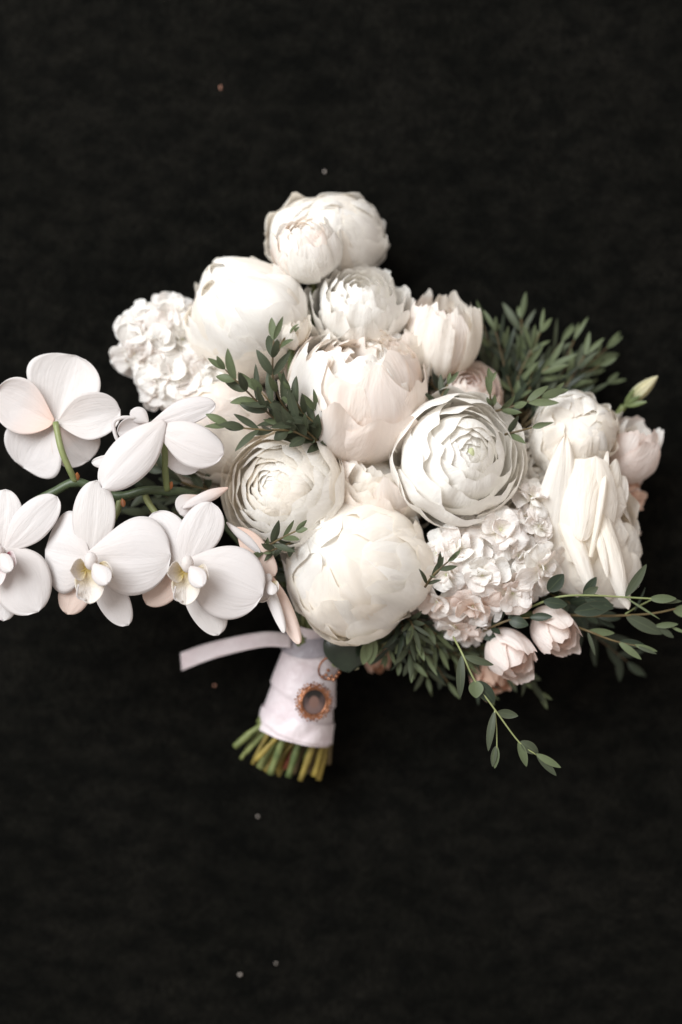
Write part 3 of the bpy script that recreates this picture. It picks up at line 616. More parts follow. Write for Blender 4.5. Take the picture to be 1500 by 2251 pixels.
    pet(o, 'sepal', (325, 935, 408), (474, 888, 405), 62, a=1.0, b=.6, bend=.4, cup=-.4)
    pet(o, 'sepal', (310, 1010, 385), (202, 1017, 370), 34, a=1.1, b=.6)
    pet(o, 'petal', (345, 950, 385), (440, 1030, 360), 80, 'orchid', a=1.2, b=.5)
    pet(o, 'lip_lobe', (322, 935, 412), (258, 950, 425), 62, a=1.2, b=.5, cup=.9, bend=-.6)
    pet(o, 'lip_lobe', (326, 928, 420), (288, 902, 424), 40, a=1.2, b=.5, cup=-.8)
    pet(o, 'lip', (318, 975, 405), (262, 975, 415), 26, 'lip', a=1.0, b=.5, cup=1.2)
    tube('tendril', [P(300, 918, 420), P(268, 918, 425), P(250, 930, 425), P(256, 962, 422), P(272, 982, 418)], 4 * U, 4.5 * U, M['orchid'], o, sides=6)
    ped([(352, 948, 395), (362, 990, 385), (364, 1040, 362), (368, 1078, 345)])
    # left edge bloom
    o = bloom(4, 1212, 420, 'orchid bloom cut off by the left edge with crimson lip')
    pet(o, 'sepal', (4, 1208, 418), (12, 1076, 400), 88, b=.5)
    pet(o, 'petal', (10, 1212, 425), (126, 1092, 412), 84, b=.6, a=1.05)
    pet(o, 'petal', (8, 1208, 428), (84, 1345, 425), 138, b=.5, a=1.05, cup=-.4)
    pet(o, 'sepal', (8, 1220, 410), (8, 1365, 395), 62, b=.55, a=1.2)
    pet(o, 'petal', (0, 1212, 425), (-150, 1190, 415), 150, b=.5)
    lip(o, -4, 1222, 430, 1.1, 'crimson')
    ped([(4, 1212, 405), (30, 1160, 370), (64, 1120, 345), (80, 1102, 335)])
    # two front-facing blooms
    o = bloom(194, 1226, 415, 'front facing orchid bloom, left of the two in focus')
    pet(o, 'sepal', (198, 1232, 412), (212, 1056, 405), 96, b=.5, a=1.1)
    pet(o, 'petal', (196, 1226, 420), (100, 1208, 402), 186, b=.5, a=1.15, cup=-.3)
    pet(o, 'petal', (192, 1222, 428), (376, 1222, 425), 178, b=.48, a=1.25, cup=-.35)
    pet(o, 'sepal', (190, 1235, 400), (148, 1350, 385), 72, 'orchidpeach', b=.5, a=1.2)
    pet(o, 'sepal', (200, 1232, 402), (283, 1374, 395), 72, 'orchid', b=.6, a=1.15)
    lip(o, 200, 1244, 428, 1.35)
    ped([(194, 1228, 400), (222, 1180, 360), (255, 1130, 340), (264, 1098, 332)])
    o = bloom(408, 1240, 410, 'front facing orchid bloom, right of the two in focus')
    pet(o, 'sepal', (406, 1248, 408), (464, 1104, 402), 96, b=.5, a=1.2)
    pet(o, 'petal', (408, 1246, 412), (336, 1128, 392), 112, b=.5, a=1.2)
    pet(o, 'petal', (406, 1240, 422), (578, 1308, 420), 168, b=.48, a=1.25, cup=-.35)
    pet(o, 'sepal', (400, 1255, 396), (322, 1328, 375), 70, 'orchidpeach', b=.5, a=1.2)
    pet(o, 'sepal', (415, 1250, 398), (481, 1396, 388), 78, b=.6, a=1.15)
    lip(o, 412, 1250, 424, 1.3)
    ped([(408, 1242, 395), (380, 1180, 350), (330, 1110, 330), (318, 1085, 330)])
    # bloom at the stem end, seen edge-on
    o = bloom(560, 1235, 370, 'half hidden orchid bloom hanging edge on above the ribbon')
    pet(o, 'petal', (560, 1225, 392), (625, 1392, 402), 34, cup=-1.2, a=1.0, b=.6, bend=-.5)
    pet(o, 'petal', (590, 1258, 372), (658, 1416, 385), 52, 'orchidpeach', cup=-1.4, a=1.0, b=.6, bend=-.6)
    pet(o, 'sepal', (520, 1160, 380), (605, 1265, 375), 60, 'orchidpeach', b=.55)
    pet(o, 'sepal', (498, 1148, 385), (572, 1215, 385), 26, cup=-1.2)
    pet(o, 'petal', (502, 1072, 385), (400, 1117, 385), 30, cup=-.9, a=.8, m='orchidpink')
    pet(o, 'petal', (440, 1090, 360), (395, 1130, 372), 60, m='orchidpink')
    lip(o, 588, 1278, 366, .8, 'lip', .35)
orchid_spray()

# ------------------------------------------------------------------ greenery
def sprig(label, pts, n=7, ln=48, wd=17, m='leaf', stemm='stembrown', r=2.4, seed=0, group='eucalyptus sprigs in the bouquet', start=.12, spread=.65, tipm='leaflight', name='eucalyptus_sprig'):
    p = [P(*q) for q in pts]; rr = random.Random(seed)
    root = empty(name, p[0], label, 'eucalyptus', group)
    c = catmull(p, 8); seg = np.linalg.norm(np.diff(c, axis=0), axis=1); cum = np.concatenate([[0], np.cumsum(seg)]); tot = cum[-1]
    tube('stem', p, r * U * 1.3, r * U * .7, M[stemm], root, n=6, sides=6)
    def at(f):
        x = np.array([np.interp(f * tot, cum, c[:, k]) for k in range(3)]); y = np.array([np.interp(min(1, f + .03) * tot, cum, c[:, k]) for k in range(3)]); z = np.array([np.interp(max(0, f - .03) * tot, cum, c[:, k]) for k in range(3)])
        return x, nrm(y - z)
    psi = rr.uniform(0, 6)
    for i in range(n):
        f = start + (1 - start) * i / max(1, n - 1) if n > 1 else 1
        x, d = at(f)
        a0 = nrm(np.cross(d, (0, 0, 1) if abs(d[2]) < .9 else (1, 0, 0))); b0 = np.cross(a0, d)
        psi = (0.0 if i % 2 == 0 else 1.2) + rr.uniform(-.5, .5)
        last = i == n - 1
        for sgn in (1, -1):
            sd = sgn * (a0 * math.cos(psi) + b0 * math.sin(psi))
            el = (.28 if last else spread) * rr.uniform(.75, 1.3)
            dr = nrm(d * math.cos(el) + sd * math.sin(el) + np.array((0, 0, rr.uniform(-.15, .22))))
            l_ = 1.25 * ln * U * rr.uniform(.55, 1.2) * (.8 if last else 1)
            mm = m if not (last and tipm) and rr.random() > .12 else (tipm or m)
            blade('leaf', x, x + dr * l_, .88 * wd * U * rr.uniform(.7, 1.25) * (.8 if last else 1), M[mm], root, hint=nrm(d * .5 + np.array((0, 0, .9)) + a0 * rr.uniform(-.5, .5)), a=.92, b=.8,
                  bend=rr.uniform(-.3, .9), cup=rr.uniform(.1, .7) * rr.choice((1, 1, -1)), twist=rr.uniform(-.4, .4), nu=9, nv=4, seed=rr.randrange(9999))
    return root

# central sprig over the left ranunculus
E1 = [('branch tip by the stock flowers', [(700, 985, 330), (620, 935, 400), (545, 862, 440), (495, 812, 455)], 7, 52, 19),
      ('upright branch rising to the top', [(705, 985, 330), (640, 915, 395), (604, 850, 430), (600, 780, 450), (602, 748, 455)], 6, 50, 19),
      ('lowest branch pointing left', [(712, 990, 330), (650, 950, 400), (590, 945, 430), (545, 942, 440), (505, 935, 440)], 6, 48, 19),
      ('short branch against the cupped peony', [(735, 985, 330), (700, 940, 380), (665, 905, 405), (640, 865, 415)], 5, 50, 18),
      ('rightmost short branch against the cupped peony', [(742, 990, 330), (715, 945, 370), (696, 905, 395)], 4, 46, 18),
      ('middle inner branch', [(720, 990, 330), (660, 935, 410), (610, 900, 430), (575, 862, 440)], 5, 50, 20),
      ('inner low branch', [(725, 985, 320), (670, 960, 400), (622, 932, 425)], 4, 46, 20)]
for i, (t, pts, n, ln, wd) in enumerate(E1):
    sprig('eucalyptus sprig above the left ranunculus, ' + t, pts, n + 1, ln * 1.1, wd * 1.2, seed=200 + i, start=.22)
sprig('dark eucalyptus sprig tucked along the top of the left ranunculus', [(680, 975, 345), (725, 968, 345), (770, 960, 330)], 4, 38, 18, m='leafdark', seed=210, tipm='leafdark')
sprig('pair of green leaves against the small cream bud', [(612, 770, 300), (625, 745, 320), (636, 735, 330)], 2, 44, 14, m='leaflight', seed=211)
# between the closed peony and left ranunculus
sprig('small eucalyptus sprig between the closed peony and the left ranunculus', [(560, 1225, 330), (590, 1200, 385), (625, 1180, 410), (650, 1168, 415)], 5, 42, 18, seed=212)
sprig('short eucalyptus sprig hanging beside the half hidden orchid', [(650, 1190, 340), (610, 1205, 380), (580, 1215, 385)], 4, 40, 18, seed=213)
sprig('tiny eucalyptus sprig over the left side of the stock cluster', [(935, 1290, 400), (950, 1268, 430), (968, 1250, 440), (985, 1235, 440)], 4, 40, 15, seed=214)
# upper right mass, out of focus
rr = random.Random(5)
UPL = ['tip right of the tulip shaped flower', 'young tip second from the tulip shaped flower', 'the one whose thin tip rises highest', 'bent tip right of the highest thin tip', 'short one below the bent tip', 'upper middle tip in the widest row',
       'its tip highest in the right half', 'next right of the highest tip', 'upper of the outermost right tips', 'middle of the outermost right tips', 'lowest outermost tip, nearest the green bud', 'lower one pointing at the green bud',
       'middle one inside the mass', 'inner one left of the middle', 'inner one above the closed young leaves', 'inner one close to the tulip shaped flower', 'low one just above the smooth rose', 'dark low one by the blush bloom', 'low one over the rim of the large ranunculus', 'deep low one behind the lowest right tip', 'leftmost one touching the tulip shape']
LOW = ['lowest tip left of the trailing sprig', 'tip beside the big dark leaf, lower', 'tip under the stock edge', 'tip just left of the trailing stem', 'leftmost tip against the big dark leaf', 'young leaves right under the closed peony', 'tip under the pink florets', 'tip behind the trailing stem top', 'tip right of the trailing stem top', 'long tip hanging lowest',
       'thin dark tip hanging left of the lowest', 'tip hanging under the peach bloom', 'tip hanging below the lower lisianthus', 'shaded tip directly below the closed peony', 'dark tip touching the pink florets', 'tip behind the lower lisianthus head', 'topmost young leaves beside the closed peony']
ORC = ['rising beneath the side facing bloom', 'hanging lowest toward the right front bloom', 'upright one behind the green flower stalk', 'deep one near the fabric', 'longest one pointing left']
FIL = ['between the double flower and the cupped peony', 'under the small cream bud', 'above the closed peony on its right', 'between the closed peony and stock', 'behind the half hidden orchid, upper', 'beside the closed peony, left side', 'below the left ranunculus', 'under the pink florets', 'right of the large ranunculus rim']
tips = [(1060, 702, 130), (1090, 720, 150), (1150, 690, 110), (1195, 722, 140), (1175, 770, 160), (1245, 745, 130), (1275, 740, 120), (1300, 775, 130), (1352, 758, 120), (1335, 800, 130), (1352, 840, 110), (1300, 850, 130), (1260, 800, 150), (1215, 800, 160), (1140, 790, 150), (1110, 760, 130), (1240, 845, 160), (1090, 800, 90), (1175, 850, 130), (1310, 820, 90), (1050, 745, 70)]
for i, (x, y, z) in enumerate(tips):
    bx, by = 1100 + rr.uniform(-50, 60), 920 + rr.uniform(-10, 40)
    mx, my = (bx * .5 + x * .5) + rr.uniform(-20, 20), (by * .5 + y * .5) + rr.uniform(0, 25)
    x, y = 1100 + (x - 1100) * .93, 900 + (y - 900) * .95
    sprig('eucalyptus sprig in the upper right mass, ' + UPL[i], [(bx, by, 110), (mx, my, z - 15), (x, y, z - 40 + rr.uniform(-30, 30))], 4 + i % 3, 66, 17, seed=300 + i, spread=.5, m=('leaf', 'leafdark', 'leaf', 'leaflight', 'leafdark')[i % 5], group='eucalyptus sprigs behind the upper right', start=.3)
sprig('eucalyptus sprig with closed leaves above the large right ranunculus', [(1085, 900, 300), (1078, 870, 320), (1080, 840, 325)], 3, 46, 17, m='leaflight', seed=330, spread=.3)
sprig('eucalyptus sprig lying right of the large ranunculus rim', [(1085, 905, 300), (1130, 893, 330), (1175, 878, 330), (1215, 862, 320)], 5, 50, 19, m='leaflight', seed=331, spread=.4)
sprig('single low eucalyptus sprig at the right rim of the large ranunculus', [(1110, 955, 330), (1140, 948, 345), (1170, 940, 345)], 2, 50, 18, seed=332)
sprig('eucalyptus sprig between cupped peony and the blush bloom', [(965, 905, 280), (972, 870, 305), (985, 845, 305)], 3, 50, 18, seed=333)
sprig('dark eucalyptus sprig under the tulip shaped flower', [(985, 880, 200), (955, 850, 215), (925, 825, 215)], 4, 48, 18, m='leafdark', seed=334)
# lower centre mass
tips = [(905, 1470, 240), (880, 1455, 220), (935, 1440, 260), (965, 1425, 230), (850, 1440, 240), (915, 1395, 290), (960, 1395, 250), (990, 1440, 200), (1020, 1450, 170), (985, 1500, 150), (940, 1490, 150), (1070, 1520, 140), (1150, 1500, 150), (830, 1400, 200), (1000, 1400, 220), (1100, 1450, 160), (880, 1410, 270)]
for i, (x, y, z) in enumerate(tips):
    bx, by = 850 + rr.uniform(-30, 60), 1340 + rr.uniform(-20, 20)
    mx, my = (bx * .45 + x * .55) + rr.uniform(-10, 10), (by * .45 + y * .55) - rr.uniform(0, 15)
    sprig('eucalyptus sprig in the lower mass, ' + LOW[i], [(bx, by, z - 30), (mx, my, z + 10), (x, y, z)], 6, 48, 15, seed=400 + i, m=('leaf', 'leafdark', 'leaf', 'leaflight', 'leafdark')[i % 5], group='eucalyptus sprigs below the closed peony', start=.35)
# trailing sprig, drawn leaf by leaf
def trailing():
    root = empty('eucalyptus_sprig', P(1000, 1405, 330), 'long eucalyptus sprig trailing down to the lower right below the lisianthus', 'eucalyptus', 'eucalyptus sprigs in the bouquet')
    z = 385
    tube('stem', [P(997, 1400, 330), P(1018, 1440, z), P(1045, 1498, z), P(1092, 1565, z), P(1142, 1632, z), P(1180, 1660, z)], 2.5 * U, 1.5 * U, M['pedicel'], root, sides=6)
    tube('stem', [P(1088, 1562, z), P(1092, 1600, z), P(1093, 1650, z)], 1.8 * U, 1.4 * U, M['pedicel'], root, sides=6)
    Lf = [((1015, 1440), (1012, 1535), 20, 'leaf', .9, 4), ((1020, 1442), (1086, 1462), 18, 'leaf', .5, 0), ((1046, 1496), (1047, 1535), 34, 'leaflight', .5, 5), ((1050, 1497), (1088, 1545), 34, 'leafdark', .6, 0),
          ((1088, 1563), (1074, 1652), 18, 'leaf', .6, 0), ((1092, 1566), (1140, 1574), 22, 'leaf', -.4, 0), ((1093, 1640), (1088, 1690), 16, 'leaflight', .3, 0), ((1090, 1640), (1083, 1686), 14, 'leaf', .3, -3),
          ((1140, 1630), (1158, 1686), 20, 'leaflight', .4, 0), ((1144, 1630), (1184, 1656), 26, 'leaf', .6, -3), ((1178, 1657), (1234, 1688), 17, 'leaflight', .3, 3), ((1180, 1660), (1224, 1706), 17, 'leaf', .3, -3)]
    for i, (b, t, wd, m, be, dz) in enumerate(Lf):
        blade('leaf', P(*b, z), P(*t, z + dz + (i % 3) * 4 - 4), wd * S(z), M[m], root, a=.9, b=.75, bend=be, cup=.35, nu=12, nv=6, seed=i, hint=nrm((rnd.uniform(-.4, .4), rnd.uniform(-.2, .5), 1)))
trailing()
def right_spray():
    root = empty('eucalyptus_sprig', P(1170, 1330, 300), 'long eucalyptus sprig running level to the right edge under the rolled rose', 'eucalyptus', 'eucalyptus sprigs in the bouquet')
    z = 350
    tube('stem', [P(1165, 1335, 300), P(1230, 1312, z), P(1300, 1309, z + 8), P(1375, 1313, z), P(1430, 1316, z), P(1470, 1318, z)], 2.5 * U, 1.8 * U, M['pedicel'], root, sides=6)
    for i, (b, t, wd, m) in enumerate([((1375, 1312), (1422, 1240), 22, 'leaf'), ((1376, 1314), (1452, 1362), 5, 'leaflight'), ((1428, 1316), (1488, 1316), 20, 'leaflight'), ((1430, 1318), (1500, 1322), 14, 'leaf'),
                                       ((1283, 1309), (1312, 1268), 22, 'leafdark'), ((1280, 1312), (1316, 1290), 20, 'leaf'), ((1284, 1310), (1350, 1338), 32, 'leafdark'), ((1195, 1322), (1248, 1330), 26, 'leafdark'), ((1205, 1300), (1240, 1262), 34, 'leafdark'), ((1262, 1345), (1350, 1330), 34, 'leafdark')]):
        blade('leaf', P(*b, z), P(*t, z + (i % 3) * 6 - 4), wd * S(z), M[m], root, a=.9, b=.75, bend=.4, cup=.3, nu=12, nv=6, seed=i)
    root = empty('eucalyptus_sprig', P(1250, 1355, 250), 'second level eucalyptus sprig at the right edge with a broad leaf', 'eucalyptus', 'eucalyptus sprigs in the bouquet')
    z = 310
    tube('stem', [P(1200, 1350, 240), P(1300, 1354, z), P(1375, 1353, z), P(1440, 1348, z), P(1500, 1335, z)], 3.4 * U, 2 * U, M['stembrown'], root, sides=6)
    tube('stem', [P(1375, 1350, z), P(1400, 1335, z), P(1440, 1315, z - 5)], 2 * U, 1.6 * U, M['pedicel'], root, sides=6)
    for i, (b, t, wd, m) in enumerate([((1376, 1354), (1458, 1394), 30, 'leaf'), ((1480, 1342), (1540, 1345), 30, 'leaflight'), ((1440, 1376), (1492, 1372), 14, 'leaflight'), ((1450, 1380), (1482, 1402), 14, 'leaf'), ((1475, 1378), (1510, 1392), 7, 'leaflight'), ((1395, 1345), (1420, 1290), 6, 'leafdark')]):
        blade('leaf', P(*b, z), P(*t, z + (i % 3) * 6 - 4), wd * S(z), M[m], root, a=.9, b=.75, bend=.4, cup=.3, nu=12, nv=6, seed=i)
    root = empty('eucalyptus_sprig', P(1280, 1385, 260), 'lower eucalyptus sprig at the right with pale paired tip leaves', 'eucalyptus', 'eucalyptus sprigs in the bouquet')
    z = 320
    tube('stem', [P(1240, 1370, 240), P(1290, 1386, z), P(1330, 1402, z), P(1362, 1412, z), P(1400, 1420, z)], 3 * U, 1.6 * U, M['stembrown'], root, sides=6)
    for i, (b, t, wd, m) in enumerate([((1292, 1387), (1352, 1392), 17, 'leaflight'), ((1292, 1388), (1309, 1442), 9, 'leaf'), ((1360, 1411), (1411, 1450), 16, 'leaflight'), ((1362, 1410), (1418, 1418), 18, 'leafdark'), ((1394, 1417), (1446, 1432), 12, 'leaflight'), ((1398, 1420), (1445, 1438), 8, 'leaf')]):
        blade('leaf', P(*b, z), P(*t, z + (i % 3) * 6 - 4), wd * S(z), M[m], root, a=.9, b=.75, bend=.4, cup=.3, nu=12, nv=6, seed=i)
right_spray()
sprig('faint dark eucalyptus sprig low at the right, out of focus', [(1250, 1340, 120), (1300, 1390, 120), (1380, 1455, 90)], 6, 60, 24, m='leafdark', seed=500, tipm='leafdark')
sprig('dark eucalyptus sprig behind the lower lisianthus', [(1100, 1420, 150), (1150, 1480, 150), (1185, 1520, 140)], 5, 46, 18, seed=501)
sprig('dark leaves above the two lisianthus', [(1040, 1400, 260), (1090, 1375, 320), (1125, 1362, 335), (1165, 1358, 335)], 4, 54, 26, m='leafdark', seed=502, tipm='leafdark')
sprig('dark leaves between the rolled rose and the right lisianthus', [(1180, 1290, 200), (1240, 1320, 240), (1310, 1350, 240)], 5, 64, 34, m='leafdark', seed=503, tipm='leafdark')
# behind the orchids
for i, pts in enumerate([[(470, 1080, 250), (400, 1060, 270), (330, 1010, 260), (300, 990, 230)], [(480, 1085, 200), (420, 1120, 200), (350, 1130, 200), (290, 1120, 180)], [(470, 1090, 230), (430, 1050, 250), (380, 1020, 250), (350, 980, 230)], [(460, 1120, 150), (400, 1110, 150), (320, 1060, 150)], [(430, 1090, 260), (340, 1080, 240), (250, 1110, 200)]]):
    sprig('dark eucalyptus sprig behind the orchid stem, ' + ORC[i], pts, 5, 60, 24, m='leaf', seed=520 + i, tipm='leafdark', group='eucalyptus sprigs behind the orchid stem')
# dark filler leaves deep between the blooms
for i, pts in enumerate([[(690, 760, 120), (690, 720, 170), (688, 680, 170)], [(620, 820, 120), (590, 790, 160), (580, 760, 170)], [(930, 1180, 150), (925, 1150, 220), (930, 1130, 230)], [(900, 1160, 160), (940, 1190, 240), (960, 1200, 240)],
                         [(600, 1240, 150), (590, 1220, 250), (560, 1200, 250)], [(560, 1230, 180), (600, 1260, 230), (620, 1290, 220)], [(640, 1200, 200), (600, 1180, 270), (560, 1160, 270)], [(970, 1330, 200), (950, 1370, 230), (930, 1400, 220)], [(1200, 1060, 120), (1185, 1010, 150), (1180, 960, 150)]]):
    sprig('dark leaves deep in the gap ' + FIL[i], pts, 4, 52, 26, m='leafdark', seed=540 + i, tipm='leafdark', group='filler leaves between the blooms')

def big_leaf():
    root = empty('camellia_leaf', P(760, 1400, 230), 'large dark glossy round leaf under the closed peony, beside the ribbon handle', 'leaf')
    blade('leaf', P(760, 1362, 250), P(768, 1478, 255), 112 * S(250), M['glossy'], root, a=1.0, b=.55, bend=.9, cup=-.5, nu=20, nv=14, ruf=.02)
    blade('bud', P(728, 1462, 215), P(790, 1470, 210), 30 * S(250), M['bud'], root, cup=-1.6, a=1.0, b=.5, bend=.4, hint=(0, -.4, 1))
    for s in (0, 14): blade('leaflet', P(798 + s, 1462, 285), P(815 + s * .6, 1398, 300), 28 * U, M['leaflight'], root, cup=.4, bend=.3)
M['glossy'] = plain('leaf_glossy', (0.008, 0.014, 0.008), (0.02, 0.03, 0.018), 90, 0.22, bump=.5)
big_leaf()

# ------------------------------------------------------------------ handle, ribbon, charms, cut stems
def handle():
    root = empty('ribbon_wrap', P(665, 1500, 120), 'lilac white satin ribbon wrapped round the bouquet handle', 'ribbon')
    A, B = np.array((694., 1372., 140.)), np.array((648., 1618., 95.))
    def wrap(name, f0, f1, r0, r1, m, seed, nu=40, nv=48, sk=0.0, lab=None):
        r = random.Random(seed); V = []; ws = waves(r, 4, 3, 9); wt = waves(r, 4, 2, 6)
        a0, b0 = P(*A), P(*B); ax = nrm(b0 - a0); x = nrm(np.cross(ax, (0, 0, 1))); y = np.cross(x, ax)
        for i in range(nu + 1):
            f = i / nu; 
            for j in range(nv + 1):
                th = 2 * math.pi * j / nv
                g = f0 + (f1 - f0) * f + sk * math.sin(th + .6)
                c = a0 + (b0 - a0) * g
                rad = r0 + (r1 - r0) * f
                ridge = 6.0 * ((g * 3.1 + .22 * math.sin(th + 1) + .07 * math.sin(2 * th + 2)) % 1.0) + 3.4 * sum(a * math.sin(round(q) * th + p + 5 * f) for q, p, a in ws) / 4
                rad = (rad + ridge) * U
                V.append(c + rad * (x * math.cos(th) * 1.0 + y * math.sin(th) * .88))
        uu, vv = np.meshgrid(np.linspace(0, 1, nu + 1), np.linspace(0, 1, nv + 1), indexing='ij')
        add_world(name, np.array(V), np.stack([uu, vv], -1).reshape(-1, 2), nu, nv, M[m], root, a0, lab)
    wrap('wrap', 0.0, .93, 58, 86, 'satin', 3, sk=.01)
    wrap('hem_band', .80, 1.0, 86, 88, 'satin', 9, nu=14, sk=-.035)
    wrap('inner_band', .0, .16, 64, 70, 'greysatin', 5, nu=12, sk=.10, lab='grey ribbon band at the top of the wrap')
    # loose tail
    c = catmull([P(640, 1408, 185), P(585, 1405, 170), P(515, 1418, 140), P(450, 1435, 115), P(398, 1455, 95)], 8)
    T = np.gradient(c, axis=0); V = []; nu = len(c) - 1; nv = 6
    for i in range(nu + 1):
        sd = nrm(np.cross((0, 0, 1), T[i])); tilt = .5 - .3 * i / nu
        sd = nrm(sd + np.array((0, 0, tilt)))
        for j in range(nv + 1):
            v = j / nv - .5
            end = (v * 14 * U * nrm(T[i]) if i == nu else 0)
            V.append(c[i] + sd * v * (34 + 6 * i / nu) * 1.05 * U + end + np.array((0, 0, 4 * U * math.sin(i * .3) * (1 + v))))
    uu, vv = np.meshgrid(np.linspace(0, 1, nu + 1), np.linspace(0, 1, nv + 1), indexing='ij')
    add_world('ribbon_tail', np.array(V), np.stack([uu, vv], -1).reshape(-1, 2), nu, nv, M['satin'], root, c[0], 'loose flat ribbon end pointing left', solid=1 * U)
    return A, B
handle()
def cut_stems():
    root = empty('stem_bundle', P(650, 1620, 110), 'bundle of cut green and yellow stems sticking out below the ribbon wrap', 'stems')
    r = random.Random(3)
    T = [((596, 1575), (516, 1642), 9, 'stemgrn', 120), ((600, 1590), (541, 1655), 8, 'stemgrn', 105), ((602, 1590), (556, 1680), 8, 'stemyel', 135), ((625, 1600), (562, 1672), 7, 'stemyel', 150), ((618, 1600), (572, 1688), 11, 'stemgrn', 100),
         ((630, 1600), (594, 1702), 11, 'stemgrn', 140), ((660, 1610), (600, 1690), 8, 'stemyel', 120), ((665, 1605), (626, 1690), 8, 'redsepal', 105), ((668, 1600), (634, 1708), 9, 'stemgrn', 125), ((700, 1600), (660, 1716), 10, 'stemyel', 135),
         ((724, 1590), (700, 1714), 9, 'stemyel', 95), ((685, 1600), (645, 1700), 8, 'stembrown', 90), ((712, 1590), (680, 1700), 8, 'stembrown', 80), ((590, 1560), (570, 1590), 9, 'stemgrn', 90), ((645, 1600), (612, 1700), 8, 'stemyel', 90), ((728, 1570), (722, 1680), 8, 'stembrown', 70), ((585, 1590), (530, 1668), 7, 'stemgrn', 95), ((640, 1605), (585, 1696), 7, 'stemyel', 118), ((690, 1605), (668, 1702), 8, 'stemgrn', 108), ((675, 1605), (612, 1706), 7, 'stemyel', 100), ((715, 1598), (690, 1706), 7, 'stemyel', 118), ((650, 1605), (640, 1694), 8, 'stemyel', 88)]
    for i, (b, t, rad, m, z) in enumerate(T):
        bx = b[0] + (690 - b[0]) * .25; by = b[1] - 70
        tube('stem', [P(bx, by, z), P(b[0], b[1], z), P((b[0] + t[0]) / 2 + r.uniform(-2, 2), (b[1] + t[1]) / 2, z - 6), P(*t, z - 12)], rad * U * .8, rad * U * r.uniform(.7, 1.0), M[m], root, sides=10, n=5, knob=(lambda q, w_: lambda t: 1 + .10 * np.sin(t * q + w_) + .22 * np.exp(-((t - .75) / .04) ** 2))(r.uniform(8, 20), r.uniform(0, 6)))
cut_stems()
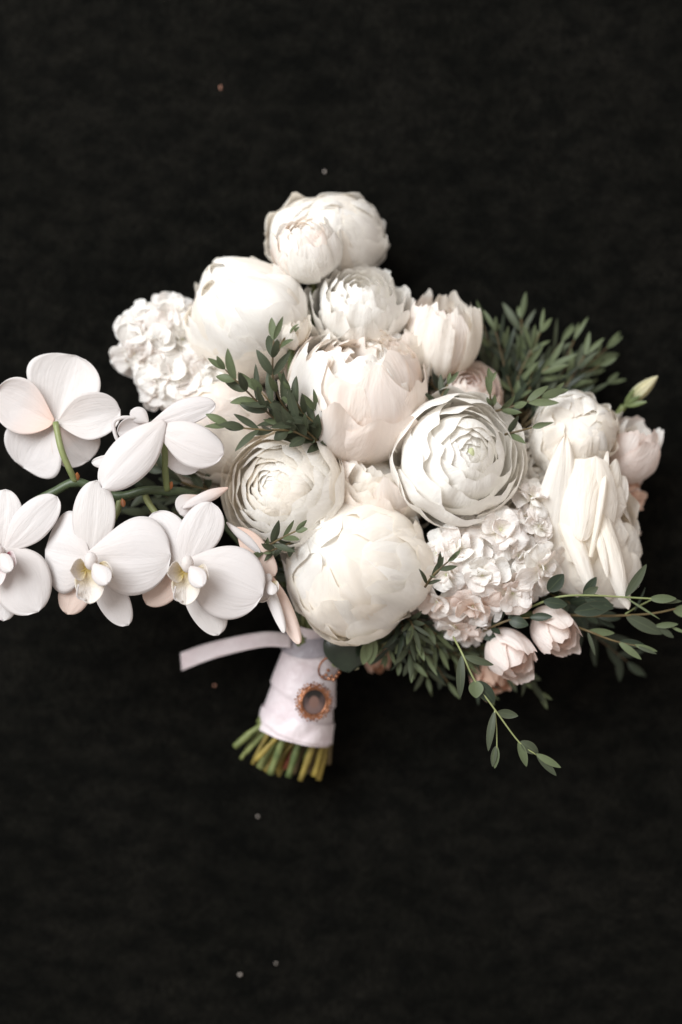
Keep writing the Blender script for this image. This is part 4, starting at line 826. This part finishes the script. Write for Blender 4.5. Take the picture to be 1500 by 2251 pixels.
def locket():
    n_ = nrm((.35, .0, 1.0)); A = frame_axes(n_)[:3, :3]
    c = P(690, 1543, 216)
    root = empty('locket', c, 'round rose gold filigree locket with tiny portrait pinned on the ribbon', 'locket')
    s = S(216); R = 33 * s
    def ring(name, R0, rr_, nu=48, nv=10, wob=0.0, k=16, dz=0.0, sq=1.0):
        V = []
        for i in range(nu + 1):
            a = 6.28318 * i / nu; RR = R0 + wob * math.cos(k * a)
            for j in range(nv + 1):
                b = 6.28318 * j / nv; q = RR + rr_ * math.cos(b)
                V.append(c + A[:, 0] * q * math.cos(a) - A[:, 1] * q * math.sin(a) * -sq + A[:, 2] * (rr_ * math.sin(b) + dz))
        uu, vv = np.meshgrid(np.linspace(0, 1, nu + 1), np.linspace(0, 1, nv + 1), indexing='ij')
        add_world(name, np.array(V), np.stack([uu, vv], -1).reshape(-1, 2), nu, nv, M['gold'], root, c)
    ring('bezel', R - 4 * s, 2.4 * s, dz=3 * s); ring('frame', R + 3 * s, 2.4 * s, wob=1.6 * s, nu=96, k=11); ring('frame', R - 1 * s, 2.0 * s, wob=1.2 * s, nu=96, k=14, dz=1.5 * s)
    for i in range(36):
        a = 6.28318 * i / 36; rr_ = R + (8.5 + 1.6 * math.sin(i * 2.3)) * s
        p = c + A[:, 0] * rr_ * math.cos(a) + A[:, 1] * rr_ * 1.0 * math.sin(a)
        ball('bead', p, 2.6 * s, 2.6 * s, 2.4 * s, M['gold'], root, nu=6, nv=8)
    for i in range(26):
        a = 6.28318 * (i + .5) / 26; rr_ = R + 5 * s
        p = c + A[:, 0] * rr_ * math.cos(a) + A[:, 1] * rr_ * 1.0 * math.sin(a) + A[:, 2] * 4 * s
        ball('bead', p, 2.0 * s, 2.0 * s, 2.2 * s, M['gold'], root, nu=5, nv=6)
    nu, nv = 6, 32; V = []; UVs = []
    for i in range(nu + 1):
        for j in range(nv + 1):
            a = 6.28318 * j / nv; q = R * i / nu
            x_, y_ = q * math.cos(a), q * 1.0 * math.sin(a)
            V.append(c + A[:, 0] * x_ + A[:, 1] * y_ + A[:, 2] * (2 * s * (1 - (i / nu) ** 2)))
            UVs.append((.5 + .5 * x_ / R, .5 + .5 * y_ / (R * 1.0)))
    add_world('portrait', np.array(V), np.array(UVs), nu, nv, M['portrait'], root, c)
locket()
def trinket():
    root = empty('charm_ring', P(722, 1475, 215), 'thin rose gold open ring with beads pinned above the locket', 'charm')
    z = 228
    pts = [(738, 1446), (720, 1446), (706, 1458), (701, 1474), (706, 1488), (720, 1494), (736, 1492), (746, 1480)]
    tube('ring', [P(x, y, z - i * 1.5) for i, (x, y) in enumerate(pts)], 2.6 * U, 2.6 * U, M['gold'], root, sides=8)
    for i, (x, y, r_) in enumerate([(709, 1488, 4.5), (717, 1484, 5), (722, 1474, 4.5), (724, 1492, 5.5), (733, 1494, 5), (740, 1486, 5), (746, 1478, 5.5), (730, 1486, 4)]):
        ball('bead', P(x, y, z + 3 - i), r_ * U, r_ * U, r_ * U, M['gold'], root, nu=6, nv=8)
trinket()

# ------------------------------------------------------------------ lint on the fabric
for i, (x, y, a, b, m, lab) in enumerate([(485, 192, 4, 10, 'lintpink', 'small orange pink thread on the black fabric near the top left'), (714, 377, 5, 6, 'lint', 'round white speck of lint above the bouquet'),
                               (472, 1507, 6, 6, 'lintpink', 'pinkish speck of lint left of the ribbon handle'), (567, 1795, 5, 5, 'lint', 'faint pale speck of lint below the cut stems'),
                               (528, 2143, 7, 6, 'lint', 'pale grey speck of lint near the bottom of the fabric'), (607, 2118, 4, 5, 'lint', 'tiny speck of lint to the right of the bottom speck')]):
    o = ball('lint_speck', P(x, y, -10), a * U * .6, b * U * .6, 3 * U, M[m], None, nu=5, nv=8, lump=.2)
    o['label'] = lab; o['category'] = 'lint'
print('objects', len(bpy.data.objects), 'tris', sum(len(o.data.polygons) * 2 for o in bpy.data.objects if o.type == 'MESH'))
